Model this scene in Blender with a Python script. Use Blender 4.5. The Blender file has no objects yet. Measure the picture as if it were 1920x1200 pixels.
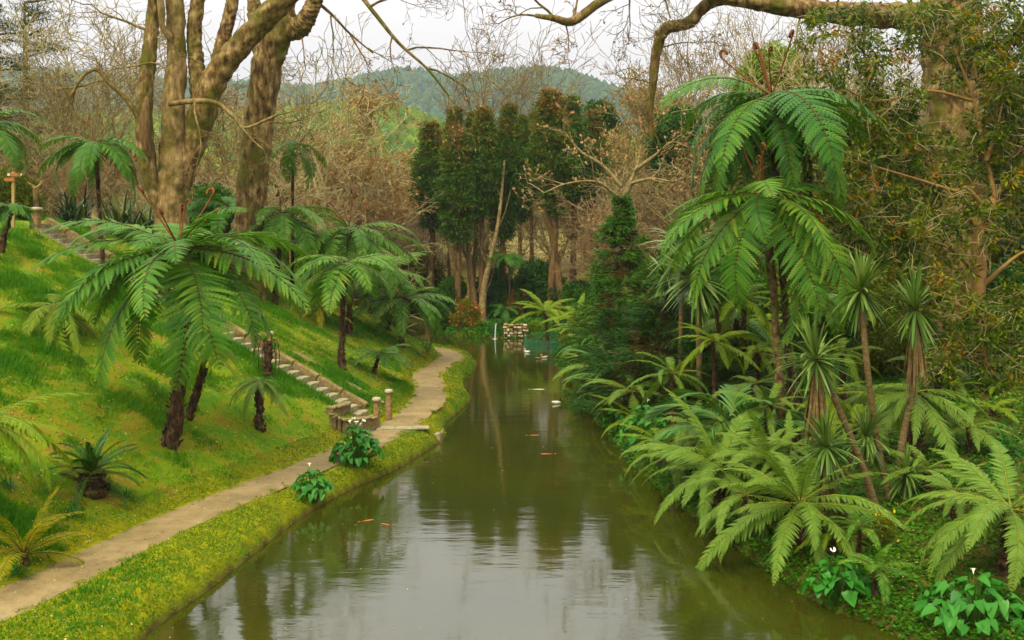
import bpy, bmesh, math, random
import numpy as np
from mathutils import Vector, Matrix, Euler

# ------------------------------------------------------------------ camera, sky, sun, exposure
SC = bpy.context.scene
COL = SC.collection
FPX, CAMH, HORY, CXP = 2000.0, 6.7, 430.0, 960.0          # focal length in photo pixels, camera height, horizon row
cam_d = bpy.data.cameras.new('camera'); cam = bpy.data.objects.new('camera', cam_d); COL.objects.link(cam)
cam_d.sensor_width = 36; cam_d.sensor_fit = 'HORIZONTAL'; cam_d.lens = 36 * FPX / 1920
cam_d.shift_y = -(600 - HORY) / 1920; cam_d.clip_start = 0.1; cam_d.clip_end = 9000
cam.location = (0, 0, CAMH); cam.rotation_euler = (math.pi / 2, 0, 0)
SC.camera = cam

SUN_EL, SUN_AZ = math.radians(52), math.radians(-150)      # behind the camera, to the left, through cloud
W = bpy.data.worlds.new('World'); SC.world = W; W.use_nodes = True
nt = W.node_tree; nt.nodes.clear()
def wn(t, **k):
    n = nt.nodes.new(t)
    for a, b in k.items(): setattr(n, a, b)
    return n
sky = wn('ShaderNodeTexSky', sky_type='NISHITA', sun_disc=False)
sky.sun_elevation = SUN_EL; sky.sun_rotation = SUN_AZ; sky.dust_density = 3; sky.ozone_density = 0.6
hs = wn('ShaderNodeHueSaturation'); hs.inputs['Saturation'].default_value = 0.12; hs.inputs['Value'].default_value = 0.075
nt.links.new(sky.outputs[0], hs.inputs['Color'])
# overcast dome: luminance grows from horizon to zenith as under a real cloud layer (1 + 2 sin e) / 3
tc = wn('ShaderNodeTexCoord'); sep = wn('ShaderNodeSeparateXYZ'); nt.links.new(tc.outputs['Generated'], sep.inputs[0])
mr = wn('ShaderNodeMapRange'); mr.inputs[1].default_value = 0; mr.inputs[2].default_value = 1
mr.inputs[3].default_value = 1.9; mr.inputs[4].default_value = 15.0
nt.links.new(sep.outputs['Z'], mr.inputs[0])
cl = wn('ShaderNodeVectorMath', operation='SCALE'); cl.inputs[0].default_value = (0.975, 0.955, 0.955)
nt.links.new(mr.outputs[0], cl.inputs['Scale'])
ad = wn('ShaderNodeVectorMath', operation='ADD'); nt.links.new(hs.outputs[0], ad.inputs[0]); nt.links.new(cl.outputs[0], ad.inputs[1])
bg = wn('ShaderNodeBackground'); bg.inputs['Strength'].default_value = 0.10
nt.links.new(ad.outputs[0], bg.inputs['Color'])
wo = wn('ShaderNodeOutputWorld'); nt.links.new(bg.outputs[0], wo.inputs[0])

sun_d = bpy.data.lights.new('sun', 'SUN'); sun_d.energy = 1.5; sun_d.angle = math.radians(20); sun_d.color = (1, 0.90, 0.66)
sun = bpy.data.objects.new('sun', sun_d); COL.objects.link(sun); sun.location = (-20, -30, 60)
sdir = Vector((math.sin(SUN_AZ) * math.cos(SUN_EL), math.cos(SUN_AZ) * math.cos(SUN_EL), math.sin(SUN_EL)))
sun.rotation_euler = sdir.to_track_quat('Z', 'Y').to_euler()
SC.view_settings.view_transform = 'Standard'; SC.view_settings.look = 'None'
SC.view_settings.exposure = 1.12; SC.view_settings.gamma = 1; SC.view_settings.use_curve_mapping = False
SC.render.engine = 'CYCLES'
SC.cycles.use_denoising = True
SC.cycles.max_bounces = 6; SC.cycles.diffuse_bounces = 2; SC.cycles.glossy_bounces = 2
SC.cycles.transmission_bounces = 3; SC.cycles.transparent_max_bounces = 4; SC.cycles.volume_bounces = 0
SC.cycles.use_adaptive_sampling = True; SC.cycles.adaptive_threshold = 0.02

# ------------------------------------------------------------------ small maths
RS = np.random.RandomState(11)
def P(px, py, d): return np.array([(px - CXP) / FPX * d, d, CAMH - (py - HORY) / FPX * d])
def nrm(v): return v / np.maximum(np.linalg.norm(v, axis=-1, keepdims=True), 1e-9)
def sst(a, b, x):
    t = np.clip((x - a) / (b - a), 0, 1); return t * t * (3 - 2 * t)
def catmull(pts, n):
    p = np.array(pts, float); p = np.vstack([2 * p[0] - p[1], p, 2 * p[-1] - p[-2]])
    m = len(p) - 3; u = np.linspace(0, m - 1e-6, n); i = u.astype(int); t = (u - i)[:, None]
    a, b, c, d = p[i], p[i + 1], p[i + 2], p[i + 3]
    return 0.5 * (2 * b + (c - a) * t + (2 * a - 5 * b + 4 * c - d) * t ** 2 + (3 * b - a - 3 * c + d) * t ** 3)
_g = np.random.RandomState(5).rand(256, 256)
def vnoise(x, y):
    xi = np.floor(x).astype(int); yi = np.floor(y).astype(int); fx = x - xi; fy = y - yi
    fx = fx * fx * (3 - 2 * fx); fy = fy * fy * (3 - 2 * fy)
    g = lambda a, b: _g[a & 255, b & 255]
    return (g(xi, yi) * (1 - fx) + g(xi + 1, yi) * fx) * (1 - fy) + (g(xi, yi + 1) * (1 - fx) + g(xi + 1, yi + 1) * fx) * fy
def fbm(x, y, o=3):
    s = 0; a = .5
    for k in range(o): s = s + a * (vnoise(x * 2 ** k + 17 * k, y * 2 ** k + 5 * k) - .5); a *= .5
    return s
def sdist(line, x, y):
    """signed distance to a polyline, positive on its left"""
    x = np.atleast_1d(np.asarray(x, float)); y = np.atleast_1d(np.asarray(y, float)); sh = x.shape
    x = x.ravel(); y = y.ravel(); best = np.full(x.shape, 1e18); sg = np.ones(x.shape)
    for (ax, ay), (bx, by) in zip(line[:-1], line[1:]):
        dx, dy = bx - ax, by - ay; l2 = dx * dx + dy * dy + 1e-12
        t = np.clip(((x - ax) * dx + (y - ay) * dy) / l2, 0, 1)
        ex = x - ax - t * dx; ey = y - ay - t * dy; q = ex * ex + ey * ey
        c = dx * (y - ay) - dy * (x - ax); m = q < best - 1e-9
        best = np.where(m, q, best); sg = np.where(m, np.where(c >= 0, 1., -1.), sg)
    return (np.sqrt(best) * sg).reshape(sh)

# ------------------------------------------------------------------ the lie of the land
SHORE_L = catmull([(-8, -40), (-7.4, 0), (-6.6, 11), (-6.05, 17.4), (-5.6, 20), (-4.95, 24.4), (-4.2, 27.3), (-3.2, 29.8), (-2.35, 33.1), (-2.1, 34.5), (-2.3, 36.2),
                   (-1.75, 40.4), (-1.64, 42.1), (-1.9, 43.9), (-2.14, 47), (-1.86, 50.2), (-1.75, 52.6), (-2.05, 54.8), (-2.9, 56.8), (-4.9, 58.9), (-8, 61), (-14, 64), (-30, 68), (-90, 76)], 120)
PATH_C = catmull([(-16, -40), (-12.5, 4), (-9.9, 13), (-8.4, 17.8), (-7.02, 23.1), (-4.95, 28.8), (-4.05, 31.9), (-3.4, 35.1), (-3.1, 38), (-3.1, 40.2), (-3.2, 42), (-3.62, 45.2), (-3.4, 48),
                  (-3.0, 50.6), (-2.95, 52.4), (-3.45, 54.2), (-4.6, 55.8), (-8.4, 58.6), (-14, 61.5), (-30, 65.5), (-90, 73)], 130)
SHORE_R = catmull([(9.5, -40), (8.6, 0), (7.6, 12), (6.5, 17.2), (5.55, 18.9), (5.1, 20.6), (4.6, 23), (4.15, 25.3), (3.75, 28), (3.4, 30.5), (3.15, 35), (3.0, 39.4), (3.3, 45), (3.7, 50),
                   (3.5, 53.5), (2.3, 56.6), (2.6, 59.5), (3.2, 62), (2.8, 64.2), (1.2, 65.3), (-.5, 65.7), (-2.2, 66.0), (-3.8, 66.9), (-4.3, 69), (-4.5, 73), (-9, 77), (-20, 80), (-90, 90)], 130)
PATHW, PATHZ = 0.6, 0.5
ST0, ST1 = np.array([-4.45, 34.2, .52]), np.array([-16.7, 37.2, 6.93])       # foot and head of the stone stair
ST_L = float(np.hypot(*(ST1 - ST0)[:2])); ST_D = (ST1 - ST0)[:2] / ST_L; ST_N = np.array([-ST_D[1], ST_D[0]])
def stair_uv(x, y): return (x - ST0[0]) * ST_D[0] + (y - ST0[1]) * ST_D[1], (x - ST0[0]) * ST_N[0] + (y - ST0[1]) * ST_N[1]
def height(x, y, fields=False):
    x = np.atleast_1d(np.asarray(x, float)); y = np.atleast_1d(np.asarray(y, float))
    sl = sdist(SHORE_L, x, y); p = sdist(PATH_C, x, y); sr = -sdist(SHORE_R, x, y)
    n1 = fbm(x * .35, y * .35); n2 = fbm(x * 1.3 + 9, y * 1.3); n3 = fbm(x * 4, y * 4)
    verge = .52 * (1 - np.exp(-np.maximum(sl, 0) / .30)) + n2 * .28 * sst(.0, .4, sl) * sst(-.62, -1.0, p) + n3 * .22 * sst(0.05, .3, sl) * sst(-.6, -.8, p)
    bed = PATHZ - .035
    m = .5 + .08 * sst(42, 52, y)
    q = np.maximum(p - PATHW, 0)
    rise = .14 * sst(0, .35, q) + m * np.maximum(q - .25, 0)
    cap = 6.45; k = 1.2
    rise = np.where(rise < cap - k, rise, np.where(rise > cap + k, cap, rise - (rise - cap + k) ** 2 / (4 * k)))
    slope = PATHZ + rise + n1 * .5 * sst(.5, 3, q) + n3 * .06 * sst(.2, .6, q) + n2 * .12 * sst(.4, 2, q)
    zl = np.where(p < 0, np.where(p < -PATHW - .1, verge, bed + (verge - bed) * sst(-.5, -.7, p)), bed + (slope + .03 - bed) * sst(.5, .68, p))
    su, sv = stair_uv(x, y); sz = ST0[2] + (ST1[2] - ST0[2]) * np.clip(su / ST_L, 0, 1)
    win = sst(-.5, .3, su) * sst(ST_L + 1.2, ST_L, su); w1 = sst(2.4, .8, np.abs(sv)) * win
    zl = zl * (1 - w1) + (sz + .12 * sst(.45, .8, np.abs(sv)) - .30 * sst(.62, .5, np.abs(sv))) * w1
    s = np.maximum(sr, 0)
    zr = .32 * (1 - np.exp(-s / .25)) + .17 * s * sst(0, 2, s) + .0035 * s ** 2 + n1 * .5 * sst(.5, 4, s) + n2 * .25 * sst(.2, 1.5, s)
    # the island and the woods behind it rise gently
    zb = .34 * (1 - np.exp(-s / .25)) + .05 * s + .1 * np.maximum(y - 76, 0) + n2 * .2 * sst(.2, 1, s)
    wb = sst(62.5, 66, y) * sst(10, 2, x - (y - 66) * .1)
    zr = zr * (1 - wb) + zb * wb
    zr = np.where(zr > 4.2, 4.2 + (zr - 4.2) * .22, zr)
    wat = -1.3 * (1 - np.exp(-np.maximum(np.minimum(-sl, -sr), 0) / .6))
    z = np.where(sl > 0, zl, np.where(sr > 0, zr, wat))
    far = sst(110, 260, y)
    z = z * (1 - far) + 11 * far
    if fields: return z, sl, p, sr
    return z
def hz(x, y): return float(height(x, y)[0])
def G(px, py, dmin=8, dmax=140):
    d = np.arange(dmin, dmax, .08); q = P(px, py, d[:, None].repeat(1, 1)) if 0 else np.stack([(px - CXP) / FPX * d, d, CAMH - (py - HORY) / FPX * d], -1)
    h = np.maximum(height(q[:, 0], q[:, 1]), 0); hit = np.nonzero(q[:, 2] <= h)[0]
    i = hit[0] if len(hit) else len(d) - 1
    return np.array([q[i, 0], q[i, 1], h[i]])
def GD(px, d):
    x = (px - CXP) / FPX * d; return np.array([x, d, hz(x, d)])

# ------------------------------------------------------------------ materials
MATS = {}
def newmat(name):
    m = bpy.data.materials.new(name); m.use_nodes = True; t = m.node_tree; t.nodes.clear()
    o = t.nodes.new('ShaderNodeOutputMaterial'); MATS[name] = m
    return m, t, o
def nd(t, ty, ins=None, **k):
    n = t.nodes.new(ty)
    for a, b in k.items(): setattr(n, a, b)
    for a, b in (ins or {}).items():
        if isinstance(b, bpy.types.NodeSocket): t.links.new(b, n.inputs[a])
        else: n.inputs[a].default_value = b
    return n
def c4(c):
    l = .25 * c[0] + .65 * c[1] + .1 * c[2]; k = 1.28      # natural colours are a little richer than the swatches typed here
    return (max(.003, l + (c[0] - l) * k), max(.003, l + (c[1] - l) * k), max(.002, (l + (c[2] - l) * k) * .82), 1)
def ramp(t, fac, stops):
    n = t.nodes.new('ShaderNodeValToRGB'); t.links.new(fac, n.inputs[0]); e = n.color_ramp.elements
    while len(e) < len(stops): e.new(.5)
    for k, (p, c) in enumerate(stops): e[k].position = p; e[k].color = c4(c) if max(c) - min(c) > .001 else (*c, 1)
    return n.outputs[0]
def noise(t, scale, detail=4, vec=None, rough=.55):
    n = nd(t, 'ShaderNodeTexNoise', {'Scale': scale, 'Detail': detail, 'Roughness': rough})
    if vec is not None: t.links.new(vec, n.inputs['Vector'])
    return n.outputs[0]
def mixc(t, fac, a, b, bt='MIX'):
    n = t.nodes.new('ShaderNodeMix'); n.data_type = 'RGBA'; n.blend_type = bt
    for s, v in ((n.inputs[0], fac), (n.inputs[6], a), (n.inputs[7], b)):
        if isinstance(v, bpy.types.NodeSocket): t.links.new(v, s)
        else: s.default_value = v if isinstance(v, (int, float)) else (c4(v) if bt == 'MIX' else (*v, 1))
    return n.outputs[2]
def mth(t, op, a, b=None):
    n = t.nodes.new('ShaderNodeMath'); n.operation = op
    for i, v in enumerate((a, b)):
        if v is None: continue
        if isinstance(v, bpy.types.NodeSocket): t.links.new(v, n.inputs[i])
        else: n.inputs[i].default_value = v
    return n.outputs[0]
def attr(t, name): return nd(t, 'ShaderNodeAttribute', attribute_name=name).outputs['Fac']
def leafmat(name, stops, rough=.5, trans=.3, objvar=.25, spec=.14):
    m, t, o = newmat(name)
    f = mth(t, 'ADD', attr(t, 'tone'), mth(t, 'MULTIPLY', mth(t, 'SUBTRACT', nd(t, 'ShaderNodeObjectInfo').outputs['Random'], .5), objvar))
    c = ramp(t, f, stops)
    b = nd(t, 'ShaderNodeBsdfPrincipled', {'Base Color': c, 'Roughness': rough, 'Specular IOR Level': spec})
    tr = nd(t, 'ShaderNodeBsdfTranslucent', {'Color': mixc(t, 1., c, (1.25, 1.25, .55), 'MULTIPLY')})
    mx = nd(t, 'ShaderNodeMixShader', {0: trans, 1: b.outputs[0], 2: tr.outputs[0]})
    t.links.new(mx.outputs[0], o.inputs[0]); return m
def surfmat(name, stops, scale=8, detail=5, rough=.85, bump=.3, stretch=(1, 1, 1), moss=0, mossc=(.09, .12, .015), mscale=1.2, spec=.25, dots=0):
    m, t, o = newmat(name)
    co = nd(t, 'ShaderNodeTexCoord').outputs['Object']
    mp = nd(t, 'ShaderNodeMapping', {'Vector': co, 'Scale': stretch}).outputs[0]
    n = noise(t, scale, detail, mp, .65); c = ramp(t, n, stops)
    n2 = noise(t, mscale, 4, co)
    c = mixc(t, mth(t, 'MULTIPLY', n2, .55), c, tuple(v * .55 for v in stops[0][1]))
    if moss:
        f = ramp(t, noise(t, mscale * 1.7, 5, co, .7), [(max(0, .62 - moss * .3), (0, 0, 0)), (min(1, .74 - moss * .2), (1, 1, 1))])
        c = mixc(t, f, c, mossc)
    b = nd(t, 'ShaderNodeBsdfPrincipled', {'Base Color': c, 'Roughness': rough, 'Specular IOR Level': spec})
    bp = nd(t, 'ShaderNodeBump', {'Strength': bump, 'Distance': .05, 'Height': n}); t.links.new(bp.outputs[0], b.inputs['Normal'])
    t.links.new(b.outputs[0], o.inputs[0]); return m

surfmat('bark_plane', [(.34, (.09, .058, .026)), (.47, (.24, .165, .085)), (.56, (.34, .25, .14)), (.68, (.46, .36, .22))], 4, 10, bump=1.0, stretch=(1.4, 1.4, .5), moss=.5, mscale=.6, mossc=(.085, .075, .012))
surfmat('bark_old', [(.38, (.045, .027, .012)), (.48, (.16, .10, .048)), (.56, (.29, .20, .105)), (.66, (.46, .36, .22))], 5, 10, bump=1.2, stretch=(1, 1, .38), moss=.55, mscale=.6, mossc=(.085, .085, .014))
surfmat('bark_grey', [(.36, (.12, .09, .045)), (.52, (.26, .20, .11)), (.66, (.42, .34, .20))], 6, 7, bump=.3, moss=.3, mossc=(.16, .15, .04))
surfmat('bark_russet', [(.3, (.20, .13, .075)), (.7, (.40, .29, .18))], 6, 4, bump=.3, moss=.25, mossc=(.13, .12, .03))
surfmat('bark_pale', [(.3, (.28, .23, .13)), (.7, (.56, .48, .32))], 6, 4, bump=.3, moss=.3, mossc=(.2, .2, .06))
surfmat('bark_red', [(.35, (.085, .048, .024)), (.52, (.19, .12, .062)), (.7, (.30, .22, .13))], 10, 6, bump=.8, stretch=(1.6, 1.6, .18), moss=.1, mscale=.4)
surfmat('fern_trunk', [(.38, (.014, .008, .005)), (.5, (.055, .030, .016)), (.6, (.13, .078, .040)), (.7, (.27, .19, .11))], 9, 9, bump=1, stretch=(1.4, 1.4, .6), moss=.15)
surfmat('fern_trunk_pale', [(.36, (.04, .026, .012)), (.5, (.13, .09, .045)), (.64, (.27, .20, .11))], 10, 9, bump=1, stretch=(1, 1, .7), moss=.25)
surfmat('cord_trunk', [(.35, (.075, .052, .026)), (.52, (.16, .115, .06)), (.68, (.27, .20, .115))], 9, 8, bump=.4, stretch=(1, 1, 2.5))
surfmat('smooth_bark', [(.3, (.22, .13, .06)), (.7, (.42, .28, .15))], 4, 5, bump=.2)
surfmat('stone_step', [(.35, (.17, .14, .10)), (.5, (.34, .30, .23)), (.68, (.52, .48, .40))], 6, 9, bump=.6, moss=.4, mscale=2.6, mossc=(.13, .14, .025))
surfmat('stone_old', [(.3, (.12, .085, .05)), (.55, (.30, .22, .14)), (.75, (.46, .37, .27))], 7, 6, bump=.7, moss=.62, mscale=1.6, mossc=(.11, .11, .015))
surfmat('stone_post', [(.3, (.16, .09, .05)), (.55, (.33, .22, .13)), (.75, (.5, .42, .33))], 9, 6, bump=.6, moss=.35, mscale=3, mossc=(.12, .12, .025))
surfmat('stone_pale', [(.3, (.30, .26, .18)), (.7, (.58, .52, .40))], 5, 6, bump=.5, moss=.2, mscale=2)
surfmat('wood_sign', [(.3, (.26, .12, .055)), (.7, (.42, .21, .10))], 12, 4, stretch=(.3, 1, 1), bump=.15)
surfmat('wood_post', [(.3, (.30, .22, .10)), (.7, (.48, .37, .2))], 12, 4, stretch=(1, 1, .2), bump=.15)
surfmat('white_paint', [(.3, (.55, .53, .48)), (.7, (.72, .70, .66))], 5, 3, bump=.05, rough=.5)
surfmat('duck_dark', [(.3, (.012, .011, .01)), (.7, (.03, .028, .024))], 30, 3, bump=.1, rough=.6)
surfmat('beak', [(.3, (.5, .2, .03)), (.7, (.6, .28, .05))], 5, 2, bump=0, rough=.4)
surfmat('koi', [(.3, (.42, .075, .01)), (.7, (.55, .13, .02))], 6, 3, bump=0, rough=.35, spec=.5)
surfmat('koi_pale', [(.3, (.5, .42, .28)), (.7, (.7, .62, .45))], 6, 3, bump=0, rough=.35, spec=.5)
surfmat('net_green', [(.3, (.05, .20, .13)), (.7, (.10, .32, .22))], 6, 3, bump=0, rough=.6)
surfmat('crozier', [(.3, (.10, .035, .015)), (.7, (.24, .10, .045))], 30, 3, bump=.3)
surfmat('rachis', [(.3, (.05, .035, .012)), (.7, (.13, .10, .03))], 30, 3, bump=.2)
surfmat('rachis_green', [(.3, (.12, .14, .03)), (.7, (.22, .24, .06))], 30, 3, bump=.2)
surfmat('dead_leaf', [(.35, (.10, .065, .032)), (.52, (.20, .135, .07)), (.68, (.33, .24, .13))], 9, 8, bump=.3)
surfmat('petiole', [(.3, (.05, .12, .02)), (.7, (.10, .2, .05))], 12, 4, bump=.1)
surfmat('flower_white', [(.3, (.78, .76, .62)), (.7, (.86, .85, .78))], 8, 2, bump=0, rough=.5)
surfmat('flower_red', [(.3, (.60, .05, .04)), (.7, (.75, .12, .09))], 20, 2, bump=0, rough=.6)
surfmat('flower_yellow', [(.3, (.7, .45, .03)), (.7, (.8, .6, .08))], 20, 2, bump=0, rough=.6)
surfmat('crown_bud', [(.3, (.34, .19, .10)), (.7, (.56, .36, .22))], 20, 2, bump=0, rough=.7)
surfmat('bench_blue', [(.3, (.03, .10, .16)), (.7, (.05, .16, .24))], 20, 2, bump=0, rough=.5)

leafmat('fern', [(0, (.022, .060, .014)), (.4, (.056, .135, .030)), (.75, (.112, .212, .052)), (1, (.20, .27, .065))], rough=.42, trans=.3)
leafmat('fern_deep', [(0, (.018, .052, .012)), (.5, (.048, .125, .026)), (1, (.105, .195, .042))], rough=.4, trans=.22)
leafmat('fern_pale', [(0, (.090, .150, .024)), (.5, (.160, .230, .042)), (1, (.25, .30, .065))], rough=.5, trans=.35)
leafmat('fern_yellow', [(0, (.14, .13, .02)), (.5, (.24, .23, .035)), (1, (.34, .30, .06))], rough=.5, trans=.35)
leafmat('fern_grey', [(0, (.070, .125, .030)), (.5, (.125, .200, .052)), (1, (.19, .265, .080))], rough=.45, trans=.3)
leafmat('palm', [(0, (.040, .100, .026)), (.5, (.075, .155, .045)), (1, (.13, .22, .072))], rough=.33, trans=.2)
leafmat('cycad', [(0, (.012, .040, .012)), (.6, (.035, .085, .022)), (.9, (.08, .13, .03)), (1, (.28, .23, .05))], rough=.3, trans=.12)
leafmat('cord', [(0, (.045, .085, .024)), (.5, (.100, .160, .050)), (1, (.22, .27, .11))], rough=.36, trans=.15)
leafmat('flax', [(0, (.008, .022, .010)), (.6, (.028, .052, .020)), (1, (.15, .17, .07))], rough=.35, trans=.1)
leafmat('arum', [(0, (.022, .090, .018)), (.5, (.050, .165, .036)), (.9, (.085, .215, .06)), (1, (.3, .28, .05))], rough=.32, trans=.25)
leafmat('agap', [(0, (.014, .075, .014)), (1, (.040, .130, .034))], rough=.35, trans=.2)
leafmat('grass', [(0, (.062, .155, .008)), (.35, (.088, .200, .010)), (.7, (.145, .235, .014)), (1, (.30, .27, .03))], rough=.6, trans=.35, spec=.15)
leafmat('moss_leaf', [(0, (.055, .105, .008)), (.4, (.105, .165, .012)), (.75, (.185, .215, .018)), (1, (.32, .27, .03))], rough=.7, trans=.25, spec=.15)
leafmat('cover', [(0, (.022, .075, .008)), (.5, (.060, .150, .014)), (1, (.110, .210, .024))], rough=.5, trans=.3)
leafmat('litter', [(0, (.16, .10, .05)), (.5, (.34, .25, .14)), (1, (.55, .46, .3))], rough=.7, trans=.15)
leafmat('crypto', [(0, (.020, .050, .010)), (.3, (.044, .098, .018)), (.55, (.075, .115, .022)), (.74, (.120, .095, .024)), (1, (.22, .09, .035))], rough=.6, trans=.15, objvar=.3)
leafmat('crypto_dead', [(0, (.045, .042, .014)), (.5, (.085, .068, .024)), (1, (.15, .11, .045))], rough=.8, trans=.1)
leafmat('spruce', [(0, (.020, .055, .012)), (.6, (.050, .115, .022)), (1, (.10, .165, .035))], rough=.5, trans=.15)
leafmat('spruce_dark', [(0, (.010, .032, .008)), (.6, (.026, .068, .014)), (1, (.060, .105, .022))], rough=.6, trans=.1)
leafmat('spruce_brown', [(0, (.028, .045, .012)), (.45, (.055, .062, .016)), (1, (.13, .075, .028))], rough=.7, trans=.1)
leafmat('evergreen', [(0, (.030, .060, .010)), (.35, (.075, .115, .018)), (.62, (.140, .165, .028)), (.82, (.23, .19, .04)), (.92, (.33, .13, .03)), (1, (.38, .22, .06))], rough=.34, trans=.22)
leafmat('darkbush', [(0, (.016, .046, .008)), (.6, (.040, .095, .016)), (1, (.08, .14, .026))], rough=.4, trans=.2)
leafmat('limebush', [(0, (.075, .130, .018)), (.5, (.140, .210, .030)), (1, (.22, .28, .05))], rough=.45, trans=.35)
leafmat('olivebush', [(0, (.055, .075, .014)), (.5, (.110, .125, .022)), (1, (.19, .19, .04))], rough=.5, trans=.25)
leafmat('russet_leaf', [(0, (.15, .095, .045)), (.5, (.27, .175, .085)), (1, (.38, .27, .14))], rough=.7, trans=.3)
leafmat('ochre_leaf', [(0, (.15, .12, .05)), (.5, (.25, .20, .09)), (1, (.34, .28, .14))], rough=.7, trans=.3)
leafmat('pine', [(0, (.014, .030, .012)), (.6, (.040, .062, .024)), (1, (.10, .105, .05))], rough=.6, trans=.1)
leafmat('far_wood', [(0, (.010, .036, .014)), (.6, (.022, .064, .022)), (1, (.045, .090, .03))], rough=.8, trans=.1, objvar=0)
leafmat('far_lime', [(0, (.030, .070, .018)), (.6, (.075, .125, .025)), (1, (.13, .17, .035))], rough=.8, trans=.1, objvar=0)

def ground_mat():
    m, t, o = newmat('ground')
    co = nd(t, 'ShaderNodeTexCoord').outputs['Object']
    g = ramp(t, noise(t, 1.3, 9, co, .72), [(.34, (.070, .140, .010)), (.46, (.105, .180, .014)), (.54, (.165, .185, .022)), (.62, (.19, .14, .045)), (.72, (.14, .09, .035))])
    ms = ramp(t, noise(t, 5, 6, co, .7), [(.3, (.11, .12, .008)), (.5, (.20, .215, .012)), (.7, (.29, .25, .022))])
    so = ramp(t, noise(t, 2.6, 7, co, .72), [(.3, (.028, .024, .010)), (.46, (.050, .070, .014)), (.56, (.10, .085, .03)), (.72, (.22, .15, .07))])
    wd = ramp(t, noise(t, .5, 9, co, .75), [(.36, (.055, .065, .016)), (.5, (.17, .14, .06)), (.64, (.28, .21, .11))])
    mu = ramp(t, noise(t, 3, 5, co), [(.3, (.03, .022, .010)), (.7, (.07, .05, .022))])
    c = mixc(t, attr(t, 'moss'), g, ms); c = mixc(t, attr(t, 'soil'), c, so); c = mixc(t, attr(t, 'wood'), c, wd); c = mixc(t, attr(t, 'mud'), c, mu)
    b = nd(t, 'ShaderNodeBsdfPrincipled', {'Base Color': c, 'Roughness': .95, 'Specular IOR Level': .1})
    bp = nd(t, 'ShaderNodeBump', {'Strength': .8, 'Distance': .06, 'Height': noise(t, 14, 6, co, .7)}); t.links.new(bp.outputs[0], b.inputs['Normal'])
    t.links.new(b.outputs[0], o.inputs[0])
ground_mat()
def path_mat():
    m, t, o = newmat('path_gravel')
    co = nd(t, 'ShaderNodeTexCoord').outputs['Object']
    c = ramp(t, noise(t, 1.3, 8, co, .75), [(.32, (.125, .090, .048)), (.45, (.190, .142, .080)), (.57, (.235, .180, .106)), (.7, (.28, .22, .14))])
    c = mixc(t, ramp(t, noise(t, .9, 8, co, .75), [(.46, (0, 0, 0)), (.62, (.75, .75, .75))]), c, (.12, .095, .05))
    c = mixc(t, ramp(t, noise(t, 60, 3, co), [(.55, (0, 0, 0)), (.7, (.7, .7, .7))]), c, (.32, .27, .19))
    c = mixc(t, ramp(t, noise(t, 45, 3, co), [(.3, (.6, .6, .6)), (.42, (0, 0, 0))]), c, (.13, .095, .055))
    b = nd(t, 'ShaderNodeBsdfPrincipled', {'Base Color': c, 'Roughness': .9, 'Specular IOR Level': .2})
    bp = nd(t, 'ShaderNodeBump', {'Strength': .5, 'Distance': .02, 'Height': noise(t, 40, 5, co, .7)}); t.links.new(bp.outputs[0], b.inputs['Normal'])
    t.links.new(b.outputs[0], o.inputs[0])
path_mat()
def water_mat():
    m, t, o = newmat('pond_water')
    co = nd(t, 'ShaderNodeTexCoord').outputs['Object']
    c = ramp(t, noise(t, .22, 4, co), [(.35, (.023, .026, .002)), (.65, (.036, .037, .003))])
    b = nd(t, 'ShaderNodeBsdfPrincipled', {'Base Color': c, 'Roughness': .05, 'IOR': 1.85, 'Specular IOR Level': .5})
    mp = nd(t, 'ShaderNodeMapping', {'Vector': co, 'Scale': (.55, 1.5, 1)}).outputs[0]
    h = mth(t, 'ADD', mth(t, 'MULTIPLY', noise(t, 1.1, 3, mp), 1.0), mth(t, 'MULTIPLY', noise(t, 5.5, 3, mp), .16))
    bp = nd(t, 'ShaderNodeBump', {'Strength': .06, 'Distance': .10, 'Height': h}); t.links.new(bp.outputs[0], b.inputs['Normal'])
    t.links.new(b.outputs[0], o.inputs[0])
water_mat()
def fall_mat():
    m, t, o = newmat('falling_water')
    b = nd(t, 'ShaderNodeBsdfPrincipled', {'Base Color': (.6, .66, .66, 1), 'Roughness': .2, 'Alpha': .4}); t.links.new(b.outputs[0], o.inputs[0])
fall_mat()

# ------------------------------------------------------------------ mesh building
def mk_mesh(name, V, Q=None, T=None, mats=(), midx=None, attrs=None, smooth=False):
    V = np.asarray(V, np.float32).reshape(-1, 3); me = bpy.data.meshes.new(name)
    Q = np.zeros((0, 4), np.int32) if Q is None else np.asarray(Q, np.int32).reshape(-1, 4)
    T = np.zeros((0, 3), np.int32) if T is None else np.asarray(T, np.int32).reshape(-1, 3)
    me.vertices.add(len(V)); me.vertices.foreach_set('co', V.ravel())
    li = np.concatenate([Q.ravel(), T.ravel()]); me.loops.add(len(li)); me.loops.foreach_set('vertex_index', li)
    tot = np.concatenate([np.full(len(Q), 4), np.full(len(T), 3)]).astype(np.int32)
    me.polygons.add(len(tot)); me.polygons.foreach_set('loop_start', np.concatenate([[0], np.cumsum(tot)[:-1]]).astype(np.int32) if len(tot) else tot)
    me.polygons.foreach_set('loop_total', tot)
    for m in mats: me.materials.append(MATS[m] if isinstance(m, str) else m)
    if midx is not None: me.polygons.foreach_set('material_index', np.asarray(midx, np.int32))
    if smooth: me.polygons.foreach_set('use_smooth', np.ones(len(tot), bool))
    for k, v in (attrs or {}).items():
        a = me.attributes.new(k, 'FLOAT', 'POINT'); a.data.foreach_set('value', np.asarray(v, np.float32))
    me.update(calc_edges=True); return me
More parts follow.
